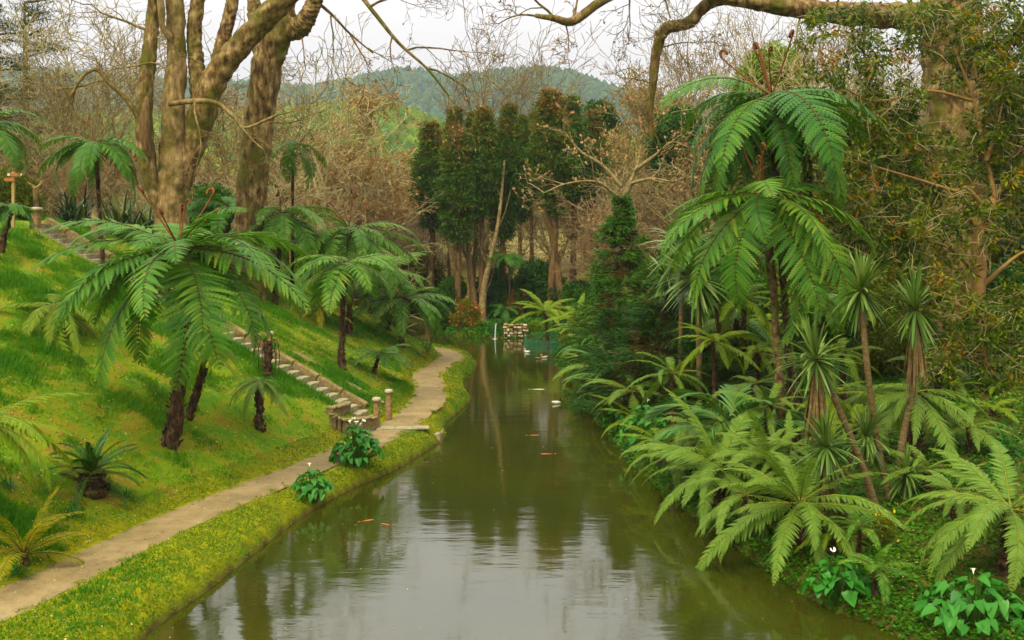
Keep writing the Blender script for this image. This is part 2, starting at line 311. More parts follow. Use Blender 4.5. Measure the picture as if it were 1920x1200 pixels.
class Mesh:
    """collects arrays of quads / triangles with a tone per vertex and a material index per face"""
    def __init__(s): s.V = []; s.Q = []; s.T = []; s.qm = []; s.tm = []; s.tone = []; s.n = 0
    def add(s, V, Q=None, T=None, mi=0, tone=.5):
        V = np.asarray(V, float).reshape(-1, 3); s.V.append(V); s.tone.append(np.broadcast_to(np.asarray(tone, float), (len(V),)))
        if Q is not None: Q = np.asarray(Q).reshape(-1, 4); s.Q.append(Q + s.n); s.qm.append(np.full(len(Q), mi))
        if T is not None: T = np.asarray(T).reshape(-1, 3); s.T.append(T + s.n); s.tm.append(np.full(len(T), mi))
        s.n += len(V); return s
    def mesh(s, name, mats, smooth=False):
        mi = np.concatenate(s.qm + s.tm) if (s.qm or s.tm) else None
        return mk_mesh(name, np.vstack(s.V), np.vstack(s.Q) if s.Q else None, np.vstack(s.T) if s.T else None, mats, mi, {'tone': np.concatenate(s.tone)}, smooth)
def tubes(pts, rad, k=6):
    """pts (B,N,3), rad (B,N) -> V, Q"""
    pts = np.asarray(pts, float); rad = np.asarray(rad, float); B, N = rad.shape
    T = nrm(np.gradient(pts, axis=1)); mean = np.abs(T.mean(1)); ref = np.eye(3)[np.argmin(mean, 1)][:, None, :]
    u = nrm(np.cross(T, ref)); v = np.cross(T, u); a = np.arange(k) * 2 * np.pi / k
    V = pts[:, :, None] + rad[:, :, None, None] * (np.cos(a)[None, None, :, None] * u[:, :, None] + np.sin(a)[None, None, :, None] * v[:, :, None])
    b, n, i = np.meshgrid(np.arange(B), np.arange(N - 1), np.arange(k), indexing='ij'); j = (i + 1) % k
    f = lambda b, n, i: b * N * k + n * k + i
    Q = np.stack([f(b, n, i), f(b, n, j), f(b, n + 1, j), f(b, n + 1, i)], -1)
    return V.reshape(-1, 3), Q.reshape(-1, 4)
def limb(pts, rad, k=12, n=24, lump=.12, seed=0):
    """one thick knobbly limb through control points"""
    p = catmull(pts, n); r = catmull(np.array(rad, float)[:, None].repeat(2, 1), n)[:, 0]
    V, Q = tubes(p[None], r[None], k); rs = np.random.RandomState(seed)
    g = rs.randn(n, k); g = (g + np.roll(g, 1, 1) + np.roll(g, -1, 1)) / 2; g[1:-1] = (g[1:-1] + g[:-2] + g[2:]) / 2.2
    c = np.repeat(p, k, 0); V = c + (V - c) * (1 + lump * g.reshape(-1, 1) * .6)
    return V, Q
def leafq(base, d, nh, L, Wd, fold=0.0):
    """rhombic leaves: base, left, tip, right"""
    d = nrm(d); s = nrm(np.cross(d, nh)); L = np.asarray(L, float).reshape(-1, 1); Wd = np.asarray(Wd, float).reshape(-1, 1)
    up = np.cross(s, d); mid = base + d * L * .45
    V = np.stack([base, mid - s * Wd + up * fold * Wd, base + d * L, mid + s * Wd + up * fold * Wd], 1)
    n = len(base); return V.reshape(-1, 3), np.arange(4 * n).reshape(n, 4)
def ribbons(base, d0, L, Wd, droop, nseg=4, wpow=.6, twist=None, flat=True):
    base = np.asarray(base, float); n = len(base); d0 = nrm(np.asarray(d0, float)); L = np.broadcast_to(L, (n,)).astype(float); Wd = np.broadcast_to(Wd, (n,)).astype(float); droop = np.broadcast_to(droop, (n,)).astype(float)
    p = base.copy(); V = np.zeros((n, nseg + 1, 2, 3)); s0 = np.cross(d0, [0, 0, 1.]); s0 = nrm(np.where(np.linalg.norm(s0, axis=1, keepdims=True) < .05, np.array([1., 0, 0]), s0))
    for k in range(nseg + 1):
        t = k / nseg; w = Wd * (min(1, .35 + t * 4) * (1 - t ** 3) ** wpow if k < nseg else .06)
        V[:, k, 0] = p - s0 * w[:, None] / 2; V[:, k, 1] = p + s0 * w[:, None] / 2
        d = nrm(d0 + np.array([0, 0, -1.]) * (droop * ((k + .5) / nseg))[:, None]); p = p + d * (L / nseg)[:, None]
    b, i = np.meshgrid(np.arange(n), np.arange(nseg), indexing='ij'); o = b * (nseg + 1) * 2 + i * 2
    Q = np.stack([o, o + 1, o + 3, o + 2], -1).reshape(-1, 4); return V.reshape(-1, 3), Q
def rep(a, k): return np.repeat(a, k)
def sphdir(rs, n):
    v = rs.randn(n, 3); return nrm(v)

# ------------------------------------------------------------------ objects
def link(o, parent=None):
    COL.objects.link(o)
    if parent is not None: o.parent = parent
    return o
def obj(name, me, parent=None, loc=None, kind=None, label=None):
    o = bpy.data.objects.new(name, me); link(o, parent)
    if loc is not None: o.location = loc
    if kind: o['kind'] = kind
    if label: o['label'] = label
    return o
def tag(o, label, cat, group=None):
    o['label'] = label; o['category'] = cat
    if group: o['group'] = group
    return o
def thing(name, label, cat, loc=(0, 0, 0), group=None, rz=0):
    o = bpy.data.objects.new(name, None); COL.objects.link(o); o.location = loc; o.rotation_euler = (0, 0, rz); o.empty_display_size = .3
    return tag(o, label, cat, group)
def dup(root, loc, rz=0, sc=1, label=None, group=None):
    r = root.copy(); COL.objects.link(r); r.location = loc; r.rotation_euler = (0, 0, rz); r.scale = (sc, sc, sc) if np.isscalar(sc) else sc
    if label: r['label'] = label
    if group: r['group'] = group
    for ch in list(root.children):
        c = ch.copy(); COL.objects.link(c); c.parent = r
        for g in ch.children:
            d = g.copy(); COL.objects.link(d); d.parent = c
    return r
def boxmesh(name, size, mat, bev=.01, jit=0, seed=0):
    bm = bmesh.new(); bmesh.ops.create_cube(bm, size=1); bmesh.ops.scale(bm, vec=size, verts=bm.verts)
    if bev: bmesh.ops.bevel(bm, geom=list(bm.edges), offset=bev, segments=1, affect='EDGES')
    if jit:
        rs = random.Random(seed)
        for v in bm.verts: v.co += Vector((rs.uniform(-1, 1), rs.uniform(-1, 1), rs.uniform(-1, 1))) * jit
    me = bpy.data.meshes.new(name); bm.to_mesh(me); bm.free(); me.materials.append(MATS[mat]); return me
def lathe(name, prof, mat, k=12, squash=(1, 1)):
    prof = np.array(prof, float); n = len(prof); a = np.arange(k) * 2 * np.pi / k
    V = np.stack([np.outer(prof[:, 0], np.cos(a)) * squash[0], np.outer(prof[:, 0], np.sin(a)) * squash[1], prof[:, 1:2].repeat(k, 1)], -1).reshape(-1, 3)
    Q = [[i * k + j, i * k + (j + 1) % k, (i + 1) * k + (j + 1) % k, (i + 1) * k + j] for i in range(n - 1) for j in range(k)]
    return mk_mesh(name, V, Q, None, [mat], smooth=True)

# ================================================================== THE SETTING
def steps(a, b, s, grow=1.25, lo=None, hi=None):
    c = list(np.arange(a, b, s)); x, st = c[-1] + s, s
    while x < hi: c.append(x); st *= grow; x += st
    c.append(hi); x, st = c[0] - s, s; pre = []
    while x > lo: pre.append(x); st *= grow; x -= st
    pre.append(lo); return np.array(pre[::-1] + c)
gx = steps(-15, 14, .13, 1.14, -2600, 2600); gy = steps(13, 60, .14, 1.12, -60, 2600)
XX, YY = np.meshgrid(gx, gy, indexing='xy'); ZZ, SL, PP, SR = height(XX.ravel(), YY.ravel(), True)
nx, ny = len(gx), len(gy); ii, jj = np.meshgrid(np.arange(nx - 1), np.arange(ny - 1), indexing='xy'); o_ = jj * nx + ii
X1, Y1 = XX.ravel(), YY.ravel()
nz = fbm(X1 * .8, Y1 * .8)
a_moss = np.clip(np.where(PP < 0, 1., sst(1.15 + nz * 1.2, .75, PP)) + sst(.05, .25, fbm(X1 * .5 + 30, Y1 * .5)) * .5 * (SL > 0), 0, 1) * (SL > 0)
a_soil = (SR > 0) * 1.; a_wood = sst(62, 72, Y1) * (SR > 3) + sst(75, 95, Y1) * (SL > 0); a_wood = np.clip(a_wood, 0, 1)
a_mud = np.clip(sst(.17 + .2 * fbm(X1 * 2, Y1 * 2), .03, ZZ), 0, 1)
ground = obj('ground', mk_mesh('ground', np.stack([X1, Y1, ZZ], -1), np.stack([o_, o_ + 1, o_ + nx + 1, o_ + nx], -1).reshape(-1, 4), None, ['ground'], None,
             {'moss': a_moss, 'soil': a_soil, 'wood': a_wood, 'mud': a_mud}, True), kind='structure')
def lookup(x, y):
    i = np.clip(np.searchsorted(gx, x) - 1, 0, nx - 2); j = np.clip(np.searchsorted(gy, y) - 1, 0, ny - 2); fx = (x - gx[i]) / (gx[i + 1] - gx[i]); fy = (y - gy[j]) / (gy[j + 1] - gy[j]); o = j * nx + i
    return [(A[o] * (1 - fx) + A[o + 1] * fx) * (1 - fy) + (A[o + nx] * (1 - fx) + A[o + nx + 1] * fx) * fy for A in (ZZ, SL, PP, SR)]
water = obj('water', mk_mesh('water', [(-95, -45, 0), (12, -45, 0), (12, 96, 0), (-95, 96, 0)], [[0, 1, 2, 3]], None, ['pond_water']), kind='structure')
# path: a strip of packed gravel with ragged edges
pc = catmull(PATH_C[(PATH_C[:, 1] > 2)], 700); tg = nrm(np.gradient(pc, axis=0)); nl = np.stack([-tg[:, 1], tg[:, 0]], -1)
cols = np.linspace(-1, 1, 7); cc, rr_ = np.meshgrid(cols, np.arange(len(pc))); cc = cc.ravel(); rr_ = rr_.ravel()
pw = (.63 + .26 * fbm(pc[rr_, 1] * 1.9, cc * 3 + 3., 4)) * cc; px_ = pc[rr_, 0] + nl[rr_, 0] * pw; py_ = pc[rr_, 1] + nl[rr_, 1] * pw
PV = np.stack([px_, py_, PATHZ - .005 + .012 * (1 - cc * cc) + .02 * fbm(px_ * 2, py_ * 2)], -1)
i7, j7 = np.meshgrid(np.arange(6), np.arange(len(pc) - 1)); o7 = j7 * 7 + i7
obj('path', mk_mesh('path', PV, np.stack([o7, o7 + 7, o7 + 8, o7 + 1], -1).reshape(-1, 4), None, ['path_gravel'], smooth=True), kind='structure')

# far hills with forest
def hill(name, pts, depth, mat, sz, n, seed, tone0=.5):
    """pts: list of (px, py, d) along the ridge; the hill falls towards the camera and is covered with crowns"""
    rs = np.random.RandomState(seed); R = catmull([P(*q) for q in pts], 90); R[:, 2] += (fbm(np.arange(90) * .21, np.zeros(90) + seed, 3) * .022 * (R[:, 2].max() - 10)); R[:, 2] -= 12 * (R[:, 2].max() > 100)
    rows = 30; V = []
    for k in range(rows):
        t = k / (rows - 1); q = R.copy(); q[:, 1] -= depth * t; q[:, 2] = 8 + (R[:, 2] - 8) * (1 - t ** 1.4) * (1 + .22 * fbm(q[:, 0] * 4 / depth, q[:, 1] * 4 / depth + seed) * (t > 0)); V.append(q)
    V = np.array(V); i, j = np.meshgrid(np.arange(89), np.arange(rows - 1)); o = j * 90 + i
    h = obj(name, mk_mesh(name, V.reshape(-1, 3), np.stack([o, o + 1, o + 91, o + 90], -1).reshape(-1, 4), None, [mat], None, {'tone': np.full(90 * rows, .25)}, True), kind='structure')
    # crowns: small rough cones
    a = rs.rand(n) * 88.9; b = np.clip(rs.rand(n) ** 1.15 * (rows - 1.01), 0, None); ia, ib = a.astype(int), b.astype(int); fa, fb = (a - ia)[:, None], (b - ib)[:, None]
    c = (V[ib, ia] * (1 - fa) + V[ib, ia + 1] * fa) * (1 - fb) + (V[ib + 1, ia] * (1 - fa) + V[ib + 1, ia + 1] * fa) * fb
    hh = sz * (.7 + .7 * rs.rand(n)); k = 6; ang = np.arange(k) * 2 * np.pi / k
    ang = ang[None] + rs.rand(n, 1) * 6; rr = hh[:, None] * (.33 + .16 * rs.rand(n, k))
    low = np.stack([c[:, 0:1] + np.cos(ang) * rr, c[:, 1:2] + np.sin(ang) * rr, c[:, 2:3] + hh[:, None] * (.05 + .2 * rs.rand(n, k))], -1)
    mid = np.stack([c[:, 0:1] + np.cos(ang + .4) * rr * .72, c[:, 1:2] + np.sin(ang + .4) * rr * .72, c[:, 2:3] + hh[:, None] * (.5 + .25 * rs.rand(n, k))], -1)
    top = c[:, None] + np.stack([rs.randn(n) * .05 * hh, rs.randn(n) * .05 * hh, hh * 1.0], -1)[:, None]
    VV = np.concatenate([low, mid, top], 1).reshape(-1, 3); m = np.arange(n)[:, None] * (2 * k + 1); e = np.arange(k)[None]; f = (e + 1) % k
    Q = np.stack([m + e, m + f, m + k + f, m + k + e], -1).reshape(-1, 4); T = np.stack([m + k + e, m + k + f, m + 2 * k + 0 * e], -1).reshape(-1, 3)
    tn = np.repeat(np.clip(tone0 + .25 * rs.randn(n) + .5 * fbm(c[:, 0] * 6 / depth, c[:, 1] * 6 / depth), 0, 1), 2 * k + 1)
    return h, obj(name + '_forest', mk_mesh(name + '_forest', VV, Q, T, [mat], None, {'tone': tn}), kind='stuff')
h1, f1 = hill('hill', [(-500, 190, 1500), (0, 150, 1500), (200, 140, 1500), (420, 170, 1500), (560, 175, 1500), (640, 160, 1500), (720, 142, 1500), (780, 136, 1500), (860, 150, 1500), (960, 145, 1500), (1010, 140, 1500), (1080, 150, 1500), (1180, 175, 1500), (1400, 200, 1500), (1900, 190, 1500), (2500, 200, 1500)], 700, 'far_wood', 15, 7000, 3)
f1['label'] = 'blue green forest covering the far hill under the clouds'
h2, f2 = hill('near_hill', [(-300, 300, 330), (200, 262, 330), (520, 255, 330), (680, 236, 330), (760, 250, 330), (860, 285, 330), (1000, 300, 330), (1300, 290, 330), (1900, 270, 330), (2400, 280, 330)], 160, 'far_lime', 6, 7000, 4)
f2['label'] = 'light green woodland on the low rise before the hill'

# haze in the valley air
bm = bmesh.new(); bmesh.ops.create_cube(bm, size=1)
for v in bm.verts: v.co = Vector((v.co.x * 5600, 1270 + v.co.y * 2700, 130 + v.co.z * 270))
hm = bpy.data.meshes.new('haze'); bm.to_mesh(hm); bm.free()
m_, t_, o_2 = newmat('haze_air'); pv = nd(t_, 'ShaderNodeVolumePrincipled', {'Color': (.86, .92, 1, 1), 'Density': .00017, 'Anisotropy': .0}); t_.links.new(pv.outputs[0], o_2.inputs['Volume'])
hm.materials.append(m_); HAZE = obj('haze', hm, kind='stuff'); HAZE['label'] = 'thin blue valley haze that fades the far hill'
#@@SPLIT@@
# ================================================================== GENERATORS
# ---- fern fronds: a curved rachis with two rows of pinnae, each a comb of small pinnules
def frond_mesh(name, curv, npin, pinlen, npl, mats, seed, wid=.036, lean=25, pdroop=.35, bare=.1, tone=.5, rach=.008, power=1.25):
    rs = np.random.RandomState(seed); N = 22; t = np.linspace(0, 1, N); th = -curv * t ** power
    dx = np.cos(th); dz = np.sin(th); x = np.concatenate([[0], np.cumsum((dx[1:] + dx[:-1]) / 2)]) / (N - 1); z = np.concatenate([[0], np.cumsum((dz[1:] + dz[:-1]) / 2)]) / (N - 1)
    ysw = .05 * rs.randn() * t ** 2; M = Mesh()
    pts = np.stack([x, ysw, z], -1); V, Q = tubes(pts[None], (rach * (1 - .85 * t))[None], 4); M.add(V, Q, mi=1, tone=.5)
    tp = np.linspace(bare, .985, npin); ax = np.stack([np.interp(tp, t, x), np.interp(tp, t, ysw), np.interp(tp, t, z)], -1)
    tha = np.interp(tp, t, th); fw = np.stack([np.cos(tha), 0 * tha, np.sin(tha)], -1); up = np.stack([-np.sin(tha), 0 * tha, np.cos(tha)], -1)
    u0 = (tp - bare) / (1 - bare); shape = np.clip(np.minimum(.45 + u0 * 2.4, 1) * (1 - u0 ** 2.6) ** .8, .05, 1)
    for sd in (-1, 1):
        le = np.radians(lean + 18 * u0 + 5 * rs.randn(npin)); side = np.array([0, sd, 0.])
        pd0 = nrm(fw * np.sin(le)[:, None] + side * np.cos(le)[:, None] + up * (.12 + .06 * rs.randn(npin))[:, None])
        pl = pinlen * shape * (1 + .08 * rs.randn(npin)); tn = np.clip(tone + .14 * rs.randn(npin), 0, 1)
        us = (np.arange(npl) + .5) / npl; pos = ax.copy(); prev = 0
        for k, u in enumerate(us):
            dcur = nrm(pd0 + np.array([0, 0, -1.]) * (pdroop * 2 * u)); pos = pos + dcur * (pl * (u - prev))[:, None]; prev = u
            nm = nrm(np.cross(dcur, fw) * sd + .001); s2 = nrm(np.cross(nm, dcur))
            w = wid * shape ** .4 * (1 - u ** 2.2 * .85) * (.55 + .45 * min(1, u * 6)); step = pl / npl
            for q in (-1, 1):
                out = nrm(s2 * q + dcur * .35 + np.array([0, 0, -.25])); bw = (step * .5)[:, None]
                b0 = pos - dcur * bw; b1 = pos + dcur * bw; tip = out * w[:, None]
                VV = np.stack([b0, b1, b1 + tip + dcur * bw * .25, b0 + tip + dcur * bw * 1.15], 1).reshape(-1, 3)
                M.add(VV, np.arange(4 * npin).reshape(npin, 4), mi=0, tone=np.repeat(np.clip(tn + .10 * (u - .5), 0, 1), 4))
    return M.mesh(name, mats)
FR = {}
def frond_set(key, leaf, rach, curvs, **k):
    FR[key] = [frond_mesh('frond_' + key, c, seed=31 + 7 * i, mats=[leaf, rach], **k) for i, c in enumerate(curvs)]
frond_set('cy', 'fern', 'rachis', (.9, 1.15, 1.35, 1.6, 1.25, 1.05), npin=31, pinlen=.215, npl=10, wid=.0205, tone=.62, pdroop=.30, lean=20, power=1.7)
frond_set('cyd', 'fern_deep', 'rachis', (1.2, 1.45, 1.65, 1.9), npin=26, pinlen=.20, npl=8, wid=.0240, tone=.6, pdroop=.4, lean=20, power=1.5)
frond_set('cyf', 'fern', 'rachis', (.9, 1.15, 1.4, 1.65), npin=25, pinlen=.20, npl=7, wid=.0245, tone=.66, pdroop=.35, lean=20, power=1.6)
frond_set('dk', 'fern_grey', 'rachis_green', (.75, 1.0, 1.25, 1.5), npin=34, pinlen=.135, npl=9, wid=.0165, tone=.6, lean=30, power=1.5)
frond_set('dkp', 'fern_pale', 'rachis_green', (.7, 1.0, 1.3), npin=31, pinlen=.155, npl=7, wid=.0180, tone=.55, lean=32)
frond_set('yl', 'fern_yellow', 'rachis', (.5, .8, 1.1), npin=28, pinlen=.19, npl=8, wid=.0145, tone=.5, lean=25)
frond_set('dead', 'dead_leaf', 'rachis', (1.6, 2.0), npin=20, pinlen=.12, npl=5, wid=.014, tone=.5, pdroop=.9)
frond_set('back', 'fern_deep', 'rachis', (1.2, 1.6), npin=20, pinlen=.26, npl=5, wid=.03, tone=.45)

def crozier_mesh():
    n = 26; pts = [(0, 0, z) for z in np.linspace(0, .82, 10)]; pts = [(.10 * (z / .82) ** 2, 0, z) for (_, _, z) in pts]
    x0, z0 = pts[-1][0], pts[-1][2]; a = np.linspace(0, 4.6, 16); r = .085 * (1 - a / 6)
    pts += [(x0 + .085 - r[i] * math.cos(a[i]), 0, z0 + r[i] * math.sin(a[i])) for i in range(1, 16)]
    pts = np.array(pts); rad = np.concatenate([np.linspace(.016, .013, 10), np.linspace(.020, .024, 15)])
    V, Q = tubes(pts[None], rad[None], 6); return mk_mesh('fiddlehead', V, Q, None, ['crozier'], smooth=True)
CROZ = crozier_mesh()

def rot(yaw, el, roll=0): return (Matrix.Rotation(yaw, 4, 'Z') @ Matrix.Rotation(-el, 4, 'Y') @ Matrix.Rotation(roll, 4, 'X')).to_euler()
def trunk_mesh(pts, rad, mat, seed, scales=True, k=12, n=22):
    V, Q = limb(pts, rad, k, 46 if scales else n, .34 if scales else .16, seed); M = Mesh(); M.add(V, Q)
    if scales:      # old frond bases standing off the stem
        rs = np.random.RandomState(seed + 5); p = catmull(pts, 60); r = catmull(np.array(rad, float)[:, None].repeat(2, 1), 60)[:, 0]
        hgt = np.linalg.norm(np.array(pts[-1]) - np.array(pts[0])); m = int(np.clip(hgt / max(np.mean(rad), .02) * 9, 40, 420)); i = rs.randint(0, 59, m); a = rs.rand(m) * 6.283
        o = np.stack([np.cos(a), np.sin(a), 0 * a], -1); b = p[i] + o * (r[i] * .9)[:, None]
        V, Q = leafq(b, o * .55 + np.array([0, 0, 1.]) * (rs.rand(m, 1) * .9 + .3), np.cross(o, [0, 0, 1.]) + o * .3, r[i] * (.5 + .6 * rs.rand(m)), r[i] * .13); M.add(V, Q)
    return M.mesh('trunk', [mat], True)
NF = [0]
def fern(name, label, base, crown, radius, n=15, key='cy', e0=(-5, 50), tr=.14, trunkmat='fern_trunk', croz=0, dead=0, yaw0=None, group=None, bend=0., cat='tree fern', yaws=None, extra=None, crl=1.3):
    """base, crown: world points; radius in metres"""
    NF[0] += 1; rs = np.random.RandomState(100 + NF[0]); base = np.array(base, float); crown = np.array(crown, float)
    t = thing(name, label, cat, tuple(base), group); L = crown - base; h = L[2]
    if h > .12:
        side = np.array([rs.randn(), rs.randn(), 0]) * bend * h
        pts = [(0, 0, -.15), tuple(L * .33 + side * .7), tuple(L * .68 + side), tuple(L)]
        obj('trunk', trunk_mesh(pts, [tr * .95, tr * .68, tr * .62, tr * .7], trunkmat, NF[0]), t)
    meshes = FR[key]
    for i in range(n):
        f = (i + .5) / n; yaw = (i * 2.39996 + rs.randn() * .25 + (yaw0 or 0)) if yaws is None else yaws[i % len(yaws)] + rs.randn() * .1
        el = math.radians(e0[0] + (e0[1] - e0[0]) * f ** 1.1 + rs.randn() * 7)
        ll = radius * 1.28 * (1.05 - .18 * f) * (1 + .10 * rs.randn())
        m = meshes[rs.randint(len(meshes))]
        o = obj('frond', m, t, tuple(L + np.array([0, 0, .02 * f]))); o.rotation_euler = rot(yaw, el, rs.randn() * .22); o.scale = (ll, ll * (1 + .1 * rs.randn()), ll)
    for i in range(croz):
        o = obj('fiddlehead', CROZ, t, tuple(L + np.array([rs.randn() * .06, rs.randn() * .06, 0]))); s = radius * .42 * (.75 + .5 * rs.rand()) * crl
        o.rotation_euler = Euler((rs.randn() * .34, rs.randn() * .38, rs.rand() * 6.28)); o.scale = (s * .8, s * .8, s)
    for i in range(dead):
        o = obj('dead_frond', FR['dead'][i % 2], t, tuple(L - np.array([0, 0, .12]))); o.rotation_euler = rot(rs.rand() * 6.28, math.radians(-35 - 25 * rs.rand())); s = radius * .8; o.scale = (s, s, s)
    return t
def fernpx(name, label, bpx, bpy_, cpx, cpy, rpx, d=None, **k):
    b = G(bpx, bpy_) if d is None else GD(bpx, d); d = b[1]; c = P(cpx, cpy, d)
    if c[2] < b[2] + .05: c[2] = b[2] + .05
    return fern(name, label, b, c, rpx / FPX * d, **k)

# ---- palms and cycads: pinnate leaves of narrow leaflets
def palm_frond(name, curv, nl, ll, lw, mats, seed, lean=40, droop=.6, power=1.3, tone=.5, vee=.3, bare=.2):
    rs = np.random.RandomState(seed); N = 18; t = np.linspace(0, 1, N); th = -curv * t ** power
    x = np.concatenate([[0], np.cumsum(np.cos(th)[1:])]) / (N - 1); z = np.concatenate([[0], np.cumsum(np.sin(th)[1:])]) / (N - 1); M = Mesh()
    V, Q = tubes(np.stack([x, 0 * x, z], -1)[None], (.011 * (1 - .8 * t))[None], 4); M.add(V, Q, mi=1)
    tp = np.linspace(bare, .99, nl); ax = np.stack([np.interp(tp, t, x), 0 * tp, np.interp(tp, t, z)], -1); ta = np.interp(tp, t, th)
    fw = np.stack([np.cos(ta), 0 * ta, np.sin(ta)], -1); up = np.stack([-np.sin(ta), 0 * ta, np.cos(ta)], -1); u = (tp - bare) / (1 - bare)
    for sd in (-1, 1):
        le = np.radians(lean + 25 * u + 4 * rs.randn(nl))[:, None]; d = fw * np.sin(le) + np.array([0, sd, 0.]) * np.cos(le) + up * vee
        L = ll * (.55 + .45 * np.sin(np.pi * np.clip(u * .9 + .15, 0, 1))) * (1 + .06 * rs.randn(nl))
        V, Q = ribbons(ax, d, L, lw, droop, 4); M.add(V, Q, tone=np.repeat(np.clip(tone + .15 * rs.randn(nl), 0, 1), 10))
    return M.mesh(name, mats)
FR['palm'] = [palm_frond('palm_frond', c, 30, .42, .021, ['palm', 'rachis_green'], 5 + i, droop=1.3) for i, c in enumerate((.9, 1.3, 1.6))]
FR['cyc'] = [palm_frond('cycad_frond', c, 44, .17, .016, ['cycad', 'rachis_green'], 15 + i, droop=.25, lean=45, bare=.08) for i, c in enumerate((.5, .85, 1.2))]

# ---- strap-leaved heads
def strap_head(rs, n, L, Wd, emin=-70, emax=85, droop=(.3, 1.4), tonebase=.5, nseg=5, center=(0, 0, 0)):
    el = np.radians(emin + (emax - emin) * rs.rand(n) ** .85); az = rs.rand(n) * 6.283
    d = np.stack([np.cos(el) * np.cos(az), np.cos(el) * np.sin(az), np.sin(el)], -1); dr = droop[0] + (droop[1] - droop[0]) * rs.rand(n)
    l = L * (.75 + .35 * rs.rand(n)); V, Q = ribbons(np.array(center) + d * L * .04, d, l, Wd * (.8 + .4 * rs.rand(n)), dr, nseg)
    return V, Q, np.repeat(np.clip(tonebase + .22 * rs.randn(n) + .12 * np.sin(el), 0, 1), (nseg + 1) * 2)
HEADS = []
for i in range(3):
    rs = np.random.RandomState(60 + i); M = Mesh(); V, Q, tn = strap_head(rs, 120, 1, .062, -75, 88, (.1, 1.0)); M.add(V, Q, tone=tn); HEADS.append(M.mesh('leaf_head', ['cord']))
def skirt_mesh(seed):
    rs = np.random.RandomState(seed); n = 60; az = rs.rand(n) * 6.283; d = np.stack([np.cos(az) * .28, np.sin(az) * .28, -np.ones(n)], -1); b = np.stack([np.cos(az) * .05, np.sin(az) * .05, -rs.rand(n) * .5], -1)
    V, Q = ribbons(b, d, .7 + .5 * rs.rand(n), .05, .4, 4); M = Mesh(); M.add(V, Q); return M.mesh('dead_leaf_skirt', ['dead_leaf'])
SKIRT = [skirt_mesh(3), skirt_mesh(4)]
def cordyline(label, stempts, rpx, d, skirt=0, tr=.055, seed=0, group=None):
    """stempts: pixels along the stem from foot to head, all at depth d"""
    rs = np.random.RandomState(seed); w = [P(x, y, d + .15 * rs.randn() * (0 < i < len(stempts) - 1)) for i, (x, y) in enumerate(stempts)]; b = w[0].copy(); b[2] = min(b[2], hz(b[0], b[1]) + .02)
    b[2] = hz(b[0], b[1]); t = thing('cordyline', label, 'cordyline', tuple(b), group or 'cordylines on the right bank'); pts = [(0, 0, -.1)] + [tuple(q - b) for q in w[1:]]
    n = len(pts); V, Q = limb(pts, np.linspace(tr * 1.25, tr, n), 8, 20, .08, seed); obj('stem', mk_mesh('stem', V, Q, None, ['cord_trunk'], smooth=True), t)
    o = obj('leaf_head', HEADS[seed % 3], t, pts[-1], kind='stuff'); s = rpx / FPX * d; o.scale = (s, s, s); o.rotation_euler = (rs.randn() * .1, rs.randn() * .1, rs.rand() * 6)
    if skirt:
        o = obj('dead_leaf_skirt', SKIRT[seed % 2], t, tuple(np.array(pts[-1]) - [0, 0, .05]), kind='stuff'); s = skirt / FPX * d; o.scale = (s * .8, s * .8, s); o.rotation_euler = (0, 0, rs.rand() * 6)
    return t
def clump_mesh(name, seed, n, L, Wd, mat, emin=15, emax=85, droop=(.4, 1.6), nseg=4, spread=.1):
    rs = np.random.RandomState(seed); M = Mesh(); V, Q, tn = strap_head(rs, n, L, Wd, emin, emax, droop, nseg=nseg); off = np.repeat(np.stack([rs.randn(n) * spread, rs.randn(n) * spread, 0 * rs.randn(n)], -1), (nseg + 1) * 2, 0)
    M.add(V + off, Q, tone=tn); return M.mesh(name, [mat])
AGAP = [clump_mesh('leaf_tuft', 70 + i, 46, 1, .06, 'agap', 5, 80, (.6, 1.8), 4, .12) for i in range(2)]
FLAX = [clump_mesh('leaf_tuft', 80 + i, 110, 1, .05, 'flax', 15, 85, (.2, 1.5), 5, .14) for i in range(2)]

# ---- broad leaved arum
def arum_leaf():
    o = [(0, 0), (-.22, .12), (-.30, .02), (-.36, .22), (-.30, .50), (-.16, .80), (0, 1.0)]
    V = []; T = []
    for sd in (-1, 1):
        for (x, y) in o: V.append((y, sd * -x * 1.0, abs(x) * .35 - .28 * y * y + .02 * math.sin(9 * y + sd)))
    n = len(o); mid = [(y, 0, -.28 * y * y) for y in (.0, .3, .6)]; V += mid; m0 = 2 * n
    for s in (0, 1):
        b = s * n; seq = [(b + 1, b + 2, b + 3), (b + 0, b + 1, m0 + 1), (b + 1, b + 3, m0 + 1), (b + 3, b + 4, m0 + 1), (b + 4, m0 + 2, m0 + 1), (b + 4, b + 5, m0 + 2), (b + 5, b + 6, m0 + 2)]
        T += [q if s == 0 else q[::-1] for q in seq]
    rs = np.random.RandomState(2); return [mk_mesh('leaf', np.array(V) * [1, w, 1 + .4 * rs.randn()], None, T, ['arum'], None, {'tone': np.full(len(V), tn)}, True) for w, tn in ((1, .45), (1.15, .6), (.9, .3), (1.05, .75))]
ARUM = arum_leaf()
def spathe():
    n = 9; a = np.linspace(-2.6, 2.6, n); V = []
    for r, z in ((.02, 0), (.05, .14), (.15, .24)): V += [(r * math.cos(q) * (1.5 if z > .2 and abs(q) < .8 else 1), r * math.sin(q), z + (.05 if abs(q) < .8 and z > .2 else 0)) for q in a]
    Q = [[r * n + i, r * n + i + 1, (r + 1) * n + i + 1, (r + 1) * n + i] for r in range(2) for i in range(n - 1)]
    return mk_mesh('flower', V, Q, None, ['flower_white'], smooth=True)
SPATHE = spathe()
